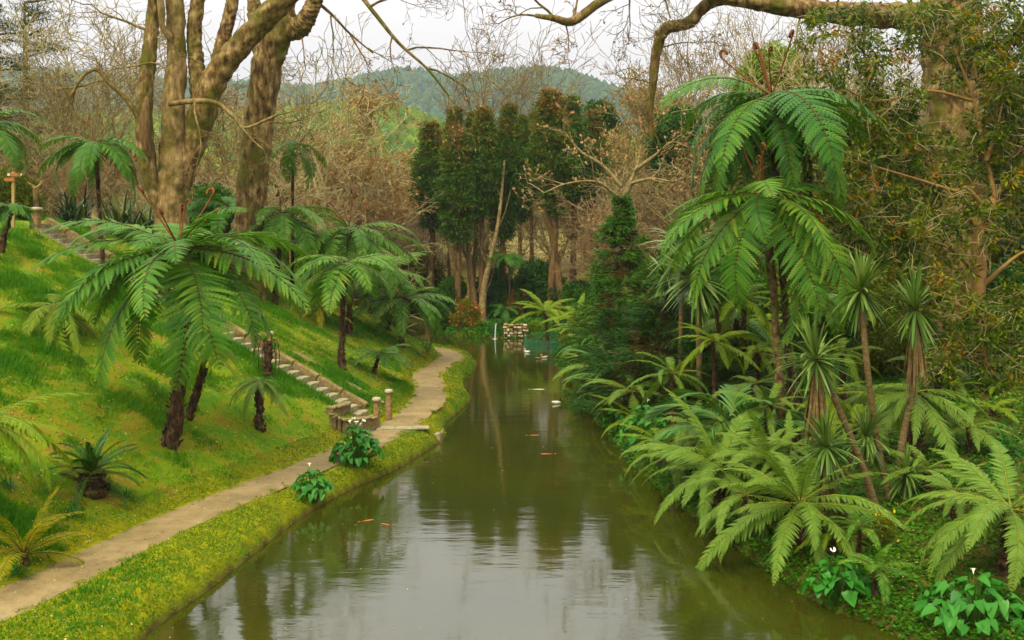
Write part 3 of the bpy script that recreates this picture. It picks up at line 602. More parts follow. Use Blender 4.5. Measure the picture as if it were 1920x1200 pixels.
def arum(label, base, radius, hgt, n, flowers, seed, yellow=0):
    rs = np.random.RandomState(seed); t = thing('arum_lily', label, 'arum lily', tuple(base), 'arum lily clumps along the water'); st = []
    for i in range(n):
        a = rs.rand() * 6.283; f = math.sqrt((i + .5) / n); r = radius * f * .85; z = hgt * (1 - .75 * f ** 2) * (.75 + .4 * rs.rand()); p = np.array([math.cos(a) * r, math.sin(a) * r, z])
        o = obj('leaf', ARUM[rs.randint(4)], t, tuple(p)); s = (.17 + .13 * rs.rand()) * (.6 + .4 * min(1, radius)); o.scale = (s, s, s); o.rotation_euler = rot(a + rs.randn() * .5, math.radians(15 - 55 * f + rs.randn() * 14), rs.randn() * .3)
        st.append([(p[0] * .3, p[1] * .3, -.1), (p[0] * .55, p[1] * .55, z * .55), tuple(p)])
    for i in range(flowers):
        a = rs.rand() * 6.283; r = radius * .45 * rs.rand(); p = np.array([math.cos(a) * r, math.sin(a) * r, hgt * (1.1 + .2 * rs.rand())]); o = obj('flower', SPATHE, t, tuple(p)); o.scale = (.34,) * 3; o.rotation_euler = (rs.randn() * .3, .3 + rs.randn() * .2, rs.rand() * 6.28)
        st.append([(p[0] * .3, p[1] * .3, -.1), (p[0] * .6, p[1] * .6, p[2] * .55), tuple(p)])
    V, Q = tubes(np.array(st), np.tile([.014, .011, .008], (len(st), 1)), 4); obj('leaf_stalks', mk_mesh('leaf_stalks', V, Q, None, ['petiole']), t, kind='stuff')
    return t

# ---- bare and leafy trees
def grow(rs, start, d, L, r, lev, pr, out):
    N = 6; step = L / (N - 1); p = np.array(start, float); d = nrm(np.array(d, float)); pts = [p]; dirs = [d]
    for k in range(N - 1):
        d = nrm(d + rs.randn(3) * pr['wig'][min(lev, len(pr['wig']) - 1)] + np.array([0, 0, pr['up'][min(lev, len(pr['up']) - 1)]])); p = p + d * step; pts.append(p); dirs.append(d)
    r1 = r * pr.get('taper', .5); rad = np.linspace(r, r1 if lev < pr['max'] else r * .4, N); out.append((lev, np.array(pts), rad))
    if lev >= pr['max']: return
    nc = pr['n'][min(lev, len(pr['n']) - 1)]; nc = int(nc + rs.rand() * 1.6 - .3)
    for i in range(nc):
        t = pr['t0'][min(lev, len(pr['t0']) - 1)]; t = 1. if i == 0 else t + (1 - t) * (i - rs.rand() * .8) / max(nc - 1, 1); k = min(t, 1) * (N - 1); i0 = min(int(k), N - 2); f = k - i0
        q = pts[i0] * (1 - f) + pts[i0 + 1] * f; dd = dirs[i0]; ax = nrm(np.cross(dd, rs.randn(3))); a = math.radians(pr['ang'][min(lev, len(pr['ang']) - 1)] * ((.35 if i == 0 else 1) + .25 * rs.randn()))
        nd_ = dd * math.cos(a) + ax * math.sin(a); rr = np.interp(k, np.arange(N), rad) * (.82 if i == 0 else .45 + .25 * rs.rand())
        grow(rs, q, nd_, L * pr['len'][min(lev, len(pr['len']) - 1)] * (.75 + .5 * rs.rand()), rr, lev + 1, pr, out)
def wood(out, lo, hi, minr=.006, sides=(10, 7, 5, 4, 3, 3, 3, 3)):
    M = Mesh()
    for lev in range(lo, hi + 1):
        b = [(p, r) for l, p, r in out if l == lev]
        if b: V, Q = tubes(np.array([p for p, r in b]), np.maximum(np.array([r for p, r in b]), minr), sides[min(lev, len(sides) - 1)]); M.add(V, Q)
    return M
def tips(out, lev): return np.array([p[k] for l, p, r in out if l >= lev for k in (2, 4, 5)]), np.array([p[k] - p[k - 1] for l, p, r in out if l >= lev for k in (2, 4, 5)])
PRM = {
 'vase': dict(max=5, wig=[.04, .07, .09, .11, .13, .15], up=[.0, .10, .10, .08, .04, .02], n=[5, 4, 4, 4, 4], t0=[.55, .35, .3, .2, .2], ang=[30, 30, 32, 38, 45], len=[.95, .72, .66, .6, .55], taper=.55),
 'spread': dict(max=5, wig=[.05, .14, .18, .22, .26, .3], up=[.0, .02, .03, .03, .0, -.02], n=[5, 4, 4, 4, 4], t0=[.45, .3, .25, .2, .2], ang=[58, 48, 45, 48, 50], len=[.8, .7, .66, .6, .55], taper=.5),
 'slender': dict(max=5, wig=[.04, .06, .09, .12, .14, .15], up=[.02, .12, .08, .04, .02, 0], n=[8, 5, 4, 3, 3], t0=[.25, .25, .25, .2, .2], ang=[32, 34, 36, 38, 40], len=[.45, .62, .6, .58, .55], taper=.4),
 'thicket': dict(max=5, wig=[.06, .09, .11, .13, .15, .16], up=[.03, .06, .04, .02, 0], n=[6, 5, 4, 3, 3], t0=[.2, .2, .2, .2, .2], ang=[42, 40, 40, 42, 45], len=[.62, .62, .6, .55, .55], taper=.45),
}
def bare_tree(kind, seed, H, r, mat, leafmat_=None, nleaf=0, leafs=.1, stem=.32, stems=1, minr=.012, drop=0):
    rs = np.random.RandomState(seed); out = []; pr = PRM[kind]
    for s in range(stems):
        a = rs.rand() * 6.283; dv = (0, 0, 1) if stems == 1 else (math.cos(a) * .22, math.sin(a) * .22, 1)
        grow(rs, (0, 0, -.3), dv, H * stem, r * (1 if s == 0 else .8), 0, pr, out)
    zmax = max(p[:, 2].max() for l, p, r_ in out); k = H / zmax
    out = [(l, p * k, r_) for l, p, r_ in out]
    tm = wood(out, 0, 1, minr).mesh('trunk', [mat], True); Mc = wood(out, 2, 9, minr); crown = None
    if nleaf:
        tp, td = tips(out, pr['max'] - 1); i = rs.randint(0, len(tp), nleaf); b = tp[i] + rs.randn(nleaf, 3) * leafs * .8
        V, Q = leafq(b, sphdir(rs, nleaf) + [0, 0, -.4], sphdir(rs, nleaf), leafs * (.7 + .6 * rs.rand(nleaf)), leafs * .3); Mc.add(V, Q, mi=1, tone=np.repeat(rs.rand(nleaf), 4))
        crown = Mc.mesh('crown', [mat, leafmat_])
    else: crown = Mc.mesh('crown', [mat])
    return tm, crown
def tree_thing(name, label, cat, meshes, loc, rz=0, sc=1, group=None, names=('trunk', 'crown')):
    t = thing(name, label, cat, tuple(loc), group, rz); t.scale = (sc, sc, sc) if np.isscalar(sc) else sc
    for n, m in zip(names, meshes): obj(n, m, t)
    return t

# ---- tall columnar cedar: a stem and a crown of drooping tufts
def cedar(seed, H, R, bare, mat='crypto', ntuft=440, per=40, lean=0.):
    rs = np.random.RandomState(seed); sway = rs.randn(2) * .25; zz = np.linspace(-.3, H * .97, 7); pts = np.stack([sway[0] * np.sin(zz / H * 4) + lean * zz, sway[1] * np.sin(zz / H * 3), zz], -1)
    V, Q = limb(pts, np.linspace(.30, .04, 7) * H / 14, 10, 30, .18, seed); M = Mesh(); M.add(V, Q)
    n2 = 16; zb = H * (.25 + .45 * rs.rand(n2)); az = rs.rand(n2) * 6.283; b = np.stack([np.interp(zb, zz, pts[:, 0]), np.interp(zb, zz, pts[:, 1]), zb], -1); o = np.stack([np.cos(az), np.sin(az), .9 + 0 * az], -1)
    br = np.stack([b, b + o * R * .25, b + o * R * .5 + [0, 0, R * .3]], 1); V, Q = tubes(br, np.tile([.07, .05, .02], (n2, 1)), 5); M.add(V, Q); trunk = M.mesh('trunk', ['bark_red'], True)
    C = Mesh(); f = rs.rand(ntuft) ** .85; h = bare * H + (H * 1.0 - bare * H) * f
    u = (h / H - bare) / (1 - bare); prof = np.minimum((.35 + u * 1.6), 1.) * np.clip(1 - (np.maximum(u - .30, 0) / .70) ** 1.45, 0, 1) * .97 + .03
    az = rs.rand(ntuft) * 6.283; rr = R * prof * (.45 + .55 * np.sqrt(rs.rand(ntuft))); lum = 1 + .18 * np.sin(az * 3 + h * 1.3 + seed)
    c = np.stack([np.interp(h, zz, pts[:, 0]) + np.cos(az) * rr * lum, np.interp(h, zz, pts[:, 1]) + np.sin(az) * rr * lum, h], -1)
    i = np.repeat(np.arange(ntuft), per); n = len(i); ts = (.20 + .16 * rs.rand(ntuft))[i] * (R / 1.4); out = np.stack([np.cos(az), np.sin(az), .25 + 0 * az], -1)[i]
    b = c[i] + rs.randn(n, 3) * ts[:, None] * [.9, .9, .26]; d = out * .9 + sphdir(rs, n) * .9 + [0, 0, -.15]
    V, Q = leafq(b, d, sphdir(rs, n), ts * (.6 + .6 * rs.rand(n)), ts * .14)
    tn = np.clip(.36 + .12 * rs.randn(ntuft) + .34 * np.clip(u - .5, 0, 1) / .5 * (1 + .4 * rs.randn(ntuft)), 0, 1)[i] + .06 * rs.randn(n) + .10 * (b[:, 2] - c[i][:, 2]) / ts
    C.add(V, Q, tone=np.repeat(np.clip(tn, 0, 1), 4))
    # dry inner foliage hanging on the lower stem
    nd2 = 2600; hh = bare * H * .55 + H * .45 * rs.rand(nd2); a2 = rs.rand(nd2) * 6.283; r2 = R * .65 * np.sqrt(rs.rand(nd2)); clump = np.sin(a2 * 4 + hh * 2.2 + seed) > -.1
    b2 = np.stack([np.interp(hh, zz, pts[:, 0]) + np.cos(a2) * r2, np.interp(hh, zz, pts[:, 1]) + np.sin(a2) * r2, hh], -1)[clump]; k = len(b2)
    V, Q = leafq(b2, sphdir(rs, k) * .8 + [0, 0, -.6], sphdir(rs, k), .22 + .25 * rs.rand(k), .018); C.add(V, Q, mi=1, tone=np.repeat(rs.rand(k), 4))
    return trunk, C.mesh('crown', [mat, 'crypto_dead'])

# ---- layered conifer with flat sprays
def spruce(seed, H, R, mat='spruce', levels=22, per=11, bare=.06, sag=.15, point=1.0, spray=46, inner='spruce_brown', nl=.16, inn_t=.46):
    rs = np.random.RandomState(seed); V, Q = limb([(0, 0, -.3), (0, 0, H * .4), (.03, 0, H * .75), (0, 0, H)], [.16 * H / 7, .1 * H / 7, .05 * H / 7, .012], 8, 20, .1, seed); tr = Mesh(); tr.add(V, Q); C = Mesh(); BR = []
    for l in range(levels):
        u = (l + .3 * rs.rand()) / levels; z = H * (bare + (1 - bare) * u); n = max(4, int(per * (1.1 - .5 * u)))
        for k in range(n):
            a = rs.rand() * 6.283; L = R * (1 - u) ** point * (.7 + .5 * rs.rand()) + .035 * R; o = np.array([math.cos(a), math.sin(a), 0.]); s = np.array([-o[1], o[0], 0.]); dz = .25 * (u - .35) - sag * rs.rand()
            m = spray; t = rs.rand(m) ** .7; sd = np.sign(rs.randn(m)); ax = o[None] * (t * L)[:, None]; ax[:, 2] = dz * L * t + .12 * L * t ** 2 + z
            lw = L * .42 * (1 - t * .75) * rs.rand(m); b = ax + s[None] * (sd * lw)[:, None]; b[:, 2] += -lw * .25 + rs.randn(m) * .07 * (R / 1.6) ** .5; d = o[None] * .8 + s[None] * (sd * .7)[:, None] + rs.randn(m, 3) * .35 + [0, 0, -.15]
            VV, QQ = leafq(b, d, np.tile([0, 0, .5], (m, 1)) + sphdir(rs, m), nl * (.9 + .7 * rs.rand(m)) * (R / 1.6) ** .5, nl * .10); inn = (t < inn_t)
            tn = np.clip(.45 + .15 * rs.randn(m) + .25 * (t - .5), 0, 1)
            C.add(VV, QQ[~inn], mi=0, tone=np.repeat(tn, 4)); C.add(VV, QQ[inn], mi=1, tone=np.repeat(rs.rand(m), 4))
            BR.append([(0, 0, z), tuple(o * L * .5 + [0, 0, z + dz * L * .5 + .03 * L]), tuple(o * L * .9 + [0, 0, z + dz * L * .9 + .1 * L])])
    V, Q = tubes(np.array(BR), np.tile([.025, .015, .006], (len(BR), 1)), 3); tr.add(V, Q); return tr.mesh('trunk', ['bark_red'], True), C.mesh('crown', [mat, inner])

# ---- leafy bush / crown built from clumps of leaves
def leaf_cloud(rs, cen, rad, per, ls, aspect=.3, droop=.3, tone=.5, tv=.18, out=.8):
    cen = np.asarray(cen, float); rad = np.asarray(rad, float).reshape(-1, 1); n0 = len(cen); i = np.repeat(np.arange(n0), per); n = len(i)
    o = sphdir(rs, n); b = cen[i] + o * (rad[i] * (.45 + .6 * rs.rand(n, 1))); d = o * out + sphdir(rs, n) * .8 + [0, 0, -droop]
    V, Q = leafq(b, d, o + sphdir(rs, n) * .6, ls * (.6 + .8 * rs.rand(n)), ls * aspect * .5, .25)
    tc_ = np.clip(tone + tv * rs.randn(n0), 0, 1)[i] + .16 * rs.randn(n); return V, Q, np.repeat(np.clip(tc_, 0, 1), 4)
def bush_meshes(seed, w, h, nc, per, ls, mat, aspect=.4, droop=.1, flower=None, nfl=0, stem='bark_grey', tv=.18, tone=.5):
    rs = np.random.RandomState(seed); o = sphdir(rs, nc); o[:, 2] = np.abs(o[:, 2]); f = .45 + .55 * rs.rand(nc, 1); c = o * f * [w * .8, w * .8, h * .8] + [0, 0, h * .12]
    M = Mesh(); V, Q, tn = leaf_cloud(rs, c, .22 * min(w, h) * (.8 + .6 * rs.rand(nc)), per, ls, aspect, droop, tv=tv, tone=tone); M.add(V, Q, tone=tn)
    if nfl:
        j = rs.randint(0, nc, nfl); b = c[j] * [1.15, 1.15, 1.2] + rs.randn(nfl, 3) * .12; V, Q = leafq(b, sphdir(rs, nfl), sphdir(rs, nfl), .14 + 0 * rs.rand(nfl), .05); M.add(V, Q, mi=1)
    crown = M.mesh('foliage', [mat] + ([flower] if flower else []))
    k = 9; e = c[rs.randint(0, nc, k)]; V, Q = tubes(np.stack([np.tile([0, 0, -.15], (k, 1)) + rs.randn(k, 3) * [.05, .05, 0], e * .5 + [0, 0, .1], e], 1), np.tile([.035, .022, .008], (k, 1)), 4); return mk_mesh('stem', V, Q, None, [stem]), crown
#@@SPLIT2@@
# ================================================================== STRUCTURES BY THE PATH
LOWER = lambda s: s
# ---- stair
st = thing('stone_stair', 'pale stone stair climbing the grass slope beside the mossy kerb', 'stairs', tuple(ST0))
NST = 37; stepm = [boxmesh('step', (.86, .42, .2), 'stone_step', .015, .008, i) for i in range(3)]
ang = math.atan2(ST_N[1], ST_N[0])
for i in range(NST):
    f = (i + .5) / NST; c = ST0 + (ST1 - ST0) * f; o = obj('step', stepm[i % 3], st, tuple(c - ST0 + [0, 0, -.05])); o.rotation_euler = (0, 0, ang + .012 * math.sin(i * 7))
def kerb(name, label, cat, v, h, w, u0, u1, n, mat, lift=.1):
    b = ST0[:2] + ST_N * v + ST_D * u0; z = ST0[2] + (ST1[2] - ST0[2]) * u0 / ST_L; t = thing(name, label, cat, (b[0], b[1], z)); du = (u1 - u0) / n; dz = (ST1[2] - ST0[2]) / ST_L
    for k in range(n):
        me = boxmesh('kerb_stone', (du * math.sqrt(1 + dz * dz) - .02, w, h), mat, .03, .014, k); u = du * (k + .5)
        o = obj('kerb_stone', me, t, (ST_D[0] * u, ST_D[1] * u, dz * u + lift)); o.rotation_euler = Euler((0, -math.atan(dz), math.atan2(ST_D[1], ST_D[0])))
    return t
kerb('stair_kerb', 'mossy stone kerb running up the far side of the stair', 'kerb', -.68, .34, .24, .5, ST_L, 14, 'stone_old', .06)
kerb('edging_wall', 'half buried stone edging in the grass beyond the stair foot', 'wall', -1.75, .22, .2, .3, 3.6, 4, 'stone_old', .08)
def post(label, loc, h, r, group='stone posts of the stair'):
    t = thing('stone_post', label, 'post', tuple(loc), group)
    obj('shaft', lathe('shaft', [(r * 1.15, -.2), (r * 1.12, .1), (r, h * .5), (r * .95, h - .06)], 'stone_post', 10, (1, 1)), t)
    obj('cap', lathe('cap', [(r * .5, h - .07), (r * 1.35, h - .06), (r * 1.42, h), (r * 1.2, h + .05), (.001, h + .07)], 'stone_pale', 10), t)
post('stone post at the stair foot, the one nearer the low curved wall', G(706, 806), .95, .10)
post('reddish stone post at the stair foot, beside the path', G(729, 790), .95, .10)
post('left post of the pair halfway up the stair', G(484, 668), .62, .085)
post('right post of the pair halfway up the stair', G(507, 662), .64, .085)
post('stone post at the head of the stair below the pruned stem', GD(68, 37.0), .9, .16)
def lowwall(label, pxs, h, w):
    pts = catmull([G(x, y)[:2] for x, y in pxs], 9); c0 = pts[4]; z = min(hz(*q) for q in pts); t = thing('low_wall', label, 'wall', (c0[0], c0[1], z))
    for k in range(8):
        a, b = pts[k], pts[k + 1]; m = (a + b) / 2; L = np.linalg.norm(b - a); zz = max(hz(*m), z)
        o = obj('stone_block', boxmesh('stone_block', (L * 1.0 - .012, w, h + .3), 'stone_old', .035, .02, k), t, (m[0] - c0[0], m[1] - c0[1], zz - z + h / 2 - .15)); o.rotation_euler = (0, 0, math.atan2(*(b - a)[::-1]))
        o = obj('cap_stone', boxmesh('cap_stone', (L + .0 - .02, w * 1.25, .07), 'stone_old', .02, .008, k + 40), t, (m[0] - c0[0], m[1] - c0[1], zz - z + h + .03)); o.rotation_euler = (0, 0, math.atan2(*(b - a)[::-1]))
lowwall('low curved mossy wall beside the path at the stair foot', [(703, 806), (675, 808), (648, 812), (632, 806), (622, 800)], .34, .26)
lowwall('low arched wall in the grass left of the stair foot', [(688, 790), (665, 780), (640, 776), (618, 782)], .22, .24)
ls = G(757, 806); slabs = thing('stone_landing', 'pale paved strip crossing the path at the stair foot', 'paving', (ls[0], ls[1], PATHZ))
for k, x in enumerate((-.58, -.02, .5)):
    o = obj('slab', boxmesh('slab', (.54, .5, .05), 'stone_step', .008, .006, k), slabs, (x, .02 * (-1) ** k + x * .12, .012)); o.rotation_euler = (0, 0, .12)
b = G(812, 811); mt = thing('water_step', 'small stone landing box at the water edge', 'landing', (b[0], b[1], .02))
obj('tread', boxmesh('tread', (.46, .42, .3), 'stone_step', .02, .01), mt, (0, 0, .1))
for k, (x, y, a) in enumerate(((-.28, 0, 0), (.28, 0, 0))): obj('side_stone', boxmesh('side_stone', (.09, .55, .46), 'stone_old', .03, .015, k), mt, (x, y, .1))
# ---- signpost with two arrow boards
b = GD(25, 35.5); sp = thing('signpost', 'wooden signpost with two reddish arrow boards above the slope', 'signpost', tuple(b)); top = P(25, 322, 35.5)[2] - b[2]
obj('post', boxmesh('post', (.09, .09, top + .2), 'wood_post', .008), sp, (0, 0, top / 2 - .1))
def arrow(sgn, w, h, mat):
    V = []; 
    for y in (-.02, .02): V += [(0, y, -h / 2), (w * .86, y, -h / 2), (w, y, 0), (w * .86, y, h / 2), (0, y, h / 2)]
    me = bpy.data.meshes.new('arrow_board'); me.from_pydata([(x * sgn, y, z) for x, y, z in V], [], [(0, 1, 2, 3, 4), (9, 8, 7, 6, 5)] + [(i, (i + 1) % 5 + 5 * 0, (i + 1) % 5 + 5, i + 5) for i in range(5)]); me.materials.append(MATS[mat]); return me
o = obj('arrow_board', arrow(1, .42, .12, 'wood_sign'), sp, (-.06, -.075, top - .10)); obj('end_panel', boxmesh('end_panel', (.08, .012, .09), 'white_paint', .003), o, (-.05, -.024, 0))
obj('tip_panel', boxmesh('tip_panel', (.05, .008, .06), 'white_paint', .003), o, (.36, -.025, 0))
obj('arrow_board', arrow(-1, .34, .12, 'wood_sign'), sp, (.06, -.075, top - .26))
# ---- pruned stem by the stair head
def stump(label, cat, pts, rad, mat='fern_trunk', name='pruned_trunk', extra=(), k=9, group=None):
    b = np.array(pts[0]); t = thing(name, label, cat, tuple(b), group); pp = [tuple(np.array(q) - b) for q in pts]; pp[0] = (0, 0, -.2); obj('trunk', trunk_mesh(pp, rad, mat, len(label), mat.startswith('fern')), t)
    for (e, r) in extra:
        e = [tuple(np.array(q) - b) for q in e]; V, Q = limb(e, np.linspace(r, r * .5, len(e)), 6, 12, .1, 3); obj('branch', mk_mesh('branch', V, Q, None, [mat], smooth=True), t)
    return t
b = GD(66, 38.2)
stump('pruned bare trunk with stubby arms behind the stair head', 'trunk', [b, P(67, 400, 38.2), P(68, 352, 38.2)], [.14, .1, .1], 'bark_old',
      extra=[([P(68, 354, 38.2), P(58, 346, 38.2), P(52, 342, 38.2)], .07), ([P(68, 354, 38.2), P(78, 344, 38.2), P(76, 338, 38.2)], .07), ([P(69, 365, 38.2), P(80, 356, 38.2)], .05)])

# ================================================================== BIG TREES
def bigtree(name, label, cat, d, base_px, parts, twigs, mat, tseed, tpar, group=None, twr=.05, twl=2.2, budsn=0, buds=None):
    """parts: (name, [(px,py,radius px,depth offset),...]); twigs: (px,py,dd, dir, length, radius)"""
    b = GD(base_px, d); t = thing(name, label, cat, tuple(b), group); k = 0
    for nm, pts in parts:
        w = [P(x, y, d + dd) - b for x, y, r, dd in pts]; r = [q[2] / FPX * d for q in pts]
        if nm == 'trunk': w[0][2] = -.4
        big = r[0] > .2; V, Q = limb(w, r, 34 if big else 8, 110 if big else 24, .15 if big else .12, tseed + k); k += 1; o = obj(nm, mk_mesh(nm, V, Q, None, ['bark_red' if nm == 'painted_hollow' else 'bark_old' if nm in ('limb', 'broken_limb') else mat], smooth=True), t)
    rs = np.random.RandomState(tseed); out = []
    for (x, y, dd, dr, L, r) in twigs: grow(rs, P(x, y, d + dd) - b, dr, L, r, 1, tpar, out)
    if out:
        M = wood(out, 1, 9, .008)
        if budsn:
            tp, td = tips(out, tpar['max']); i = rs.randint(0, len(tp), budsn); V, Q = leafq(tp[i], td[i] + rs.randn(budsn, 3) * .02, sphdir(rs, budsn), .10, .035, .5); M.add(V, Q, mi=1); V, Q = leafq(tp[i], td[i] + rs.randn(budsn, 3) * .02, sphdir(rs, budsn), .10, .035, .5); M.add(V, Q, mi=1)
        obj('twigs', M.mesh('twigs', [mat] + ([buds] if budsn else [])), t, kind='stuff')
    return t
TW = dict(max=4, wig=[.1, .13, .2, .24, .28], up=[0, -.03, -.03, 0, .02], n=[4, 4, 4, 4], t0=[.25, .25, .2, .2], ang=[45, 42, 45, 50], len=[.6, .62, .6, .55], taper=.45)
d1 = G(322, 478)[1] if False else 40.5
bigtree('plane_tree', 'huge multi stemmed tree with mossy trunk behind the large tree fern', 'tree', d1, 322, [
    ('trunk', [(322, 520, 40, 0), (321, 450, 31, 0), (322, 380, 28, 0), (326, 300, 26, 0), (325, 210, 21, 0), (331, 110, 18, .2), (328, 20, 17, .3), (322, -80, 15, .4)]),
    ('limb', [(330, 390, 14, 0), (350, 310, 21, .1), (374, 230, 26, .2), (402, 150, 24, .1), (455, 80, 22, -.2), (520, 12, 21, -.5), (590, -60, 19, -.9)]),
    ('limb', [(374, 215, 15, .3), (369, 130, 15, .5), (364, 60, 14, .6), (374, -20, 14, .8), (385, -80, 17, 1)]),
    ('limb', [(396, 165, 12, .4), (414, 90, 13, .7), (430, 30, 12, .9), (448, -60, 11, 1.2)]),
    ('broken_limb', [(306, 400, 11, -.2), (285, 345, 14, -.3), (271, 260, 16, -.4), (271, 180, 15, -.4), (281, 90, 13, -.3), (290, 0, 12, -.2), (296, -70, 11, 0)]),
    ('branch', [(270, 240, 5, -.5), (240, 190, 5, -.7), (205, 155, 5, -.9), (180, 130, 4, -1), (150, 150, 3, -1.1), (125, 200, 2, -1.2)]),
    ('branch', [(318, 195, 5, -.6), (365, 190, 5, -.9), (405, 193, 4.5, -1), (440, 220, 4, -1), (460, 240, 3, -1), (520, 215, 2.5, -1)]),
    ('branch', [(318, 70, 7, -.2), (305, 50, 6, -.4), (302, 10, 7, -.5), (296, -40, 6, -.6)]),
    ('painted_hollow', [(281, 292, 4, -.72), (274, 270, 9, -.80), (272, 235, 10, -.82), (273, 205, 8, -.80), (276, 182, 4, -.70)]),  # raised dark brown patch, its colour standing in for a hollow's shade
    ], [(200, 150, -.9, (-1, -.2, -.3), 2.0, .05), (150, 150, -1.1, (-.5, 0, -1), 1.6, .04), (365, 192, -1, (.1, -.3, -1), 1.9, .05), (440, 220, -1, (.6, -.2, -.8), 1.7, .05), (520, 215, -1, (1, 0, .1), 1.2, .03),
        (285, 60, -.4, (-1, -.3, .5), 2.4, .06), (292, 0, -.4, (-1, 0, .2), 2.6, .07), (300, 120, -.5, (-.9, -.3, .2), 1.7, .04), (430, 110, .2, (.6, .3, .9), 1.6, .05), (380, 120, -.3, (-.4, -.6, .3), 1.3, .03)], 'bark_plane', 21, TW)
bigtree('leaning_tree', 'thick leaning trunk with scaly brown bark, right of the multi stemmed tree', 'tree', 44.5, 460, [
    ('trunk', [(458, 530, 42, 0), (460, 460, 32, 0), (468, 400, 28, 0), (478, 300, 28, 0), (489, 200, 28, 0), (504, 110, 28, 0), (525, 50, 27, -.1), (530, 0, 22, 0), (526, -80, 19, 0)]),
    ('limb', [(525, 60, 20, 0), (560, 52, 20, -.2), (578, 28, 16, -.3), (592, -5, 14, -.4), (612, -60, 12, -.5)]),
    ('limb', [(498, 130, 14, .3), (482, 70, 14, .8), (476, 0, 13, 1.2), (470, -70, 12, 1.5)]),
    ('branch', [(600, -40, 7, -.5), (655, -30, 5, -.9), (700, 22, 4, -1.2), (745, 78, 3.2, -1.4), (800, 128, 2.4, -1.6), (842, 180, 1.5, -1.7)]),
    ('branch', [(590, 0, 3.5, -.4), (625, 30, 2.6, -.2), (655, 62, 2, 0), (700, 100, 1.4, .2)]),
    ], [(690, 15, -1.2, (.6, 0, .5), 2.4, .06), (735, 70, -1.4, (-.2, -.2, -1), 1.6, .04), (760, 95, -1.4, (1, 0, .25), 2.4, .05), (800, 128, -1.6, (.9, .2, -.1), 2.0, .05), (840, 178, -1.7, (.6, 0, -.9), 1.4, .03),
        (655, 62, 0, (.3, 0, -1), 1.7, .04), (620, 30, -.2, (.2, -.2, -1), 1.8, .04), (560, 60, -.2, (.5, -.4, -1), 1.9, .04), (680, -20, -1, (1, 0, .1), 3.2, .07), (690, 90, .2, (1, .1, -.5), 1.3, .03),
        (505, 230, -.7, (1, -.3, .1), 1.6, .04), (510, 260, -.7, (1, -.3, -.6), 1.4, .03)], 'bark_old', 23, TW, budsn=220, buds='crown_bud')
RT = bigtree('old_tree', 'massive furrowed trunk at right with long limb over the pond', 'tree', 37.5, 1790, [
    ('trunk', [(1800, 700, 66, 0), (1796, 560, 56, 0), (1793, 420, 54, 0), (1790, 280, 52, 0), (1786, 140, 52, 0), (1782, 30, 54, 0), (1778, -90, 50, 0)]),
    ('limb', [(1780, 18, 27, 0), (1700, 30, 24, -.4), (1600, 26, 21, -.8), (1500, 16, 18, -1.2), (1420, 4, 15, -1.5), (1350, -8, 12, -1.7), (1280, -24, 9, -1.9)]),
    ('limb', [(1372, -6, 11, -1.6), (1325, 8, 11, -1.4), (1292, 42, 11, -1.2), (1248, 54, 11, -1.0), (1232, 92, 9.5, -.9), (1226, 140, 8, -.8), (1218, 210, 6, -.6), (1222, 262, 4, -.5)]),
    ('limb', [(1290, -22, 9, -1.9), (1180, -18, 9, -2.2), (1125, 4, 8.5, -2.4), (1074, 40, 8, -2.5), (1040, 34, 6, -2.6), (1004, 30, 4, -2.7)]),
    ], [(1074, 40, -2.5, (.2, 0, 1), 1.2, .05), (1040, 34, -2.6, (-.6, 0, .9), 1.7, .05), (1005, 30, -2.7, (-1, 0, .2), 1.3, .04), (1060, 40, -2.5, (.2, .2, -1), .9, .03), (1180, -18, -2.2, (.1, 0, -1), 1.2, .04), (1240, -20, -2, (.2, 0, -1), 1.0, .04),
        (1232, 92, -.9, (1, 0, .3), 1.4, .03), (1226, 160, -.8, (-1, 0, .3), 1.2, .03), (1222, 240, -.5, (.4, 0, -1), 1.2, .03), (1500, 20, -1.2, (-.2, -.2, -1), 1.5, .04), (1620, 35, -.8, (.0, -.3, -1), 1.8, .05), (1560, 20, -1, (-.4, .2, 1), 1.5, .05)], 'bark_old', 25, TW, budsn=160, buds='crown_bud')

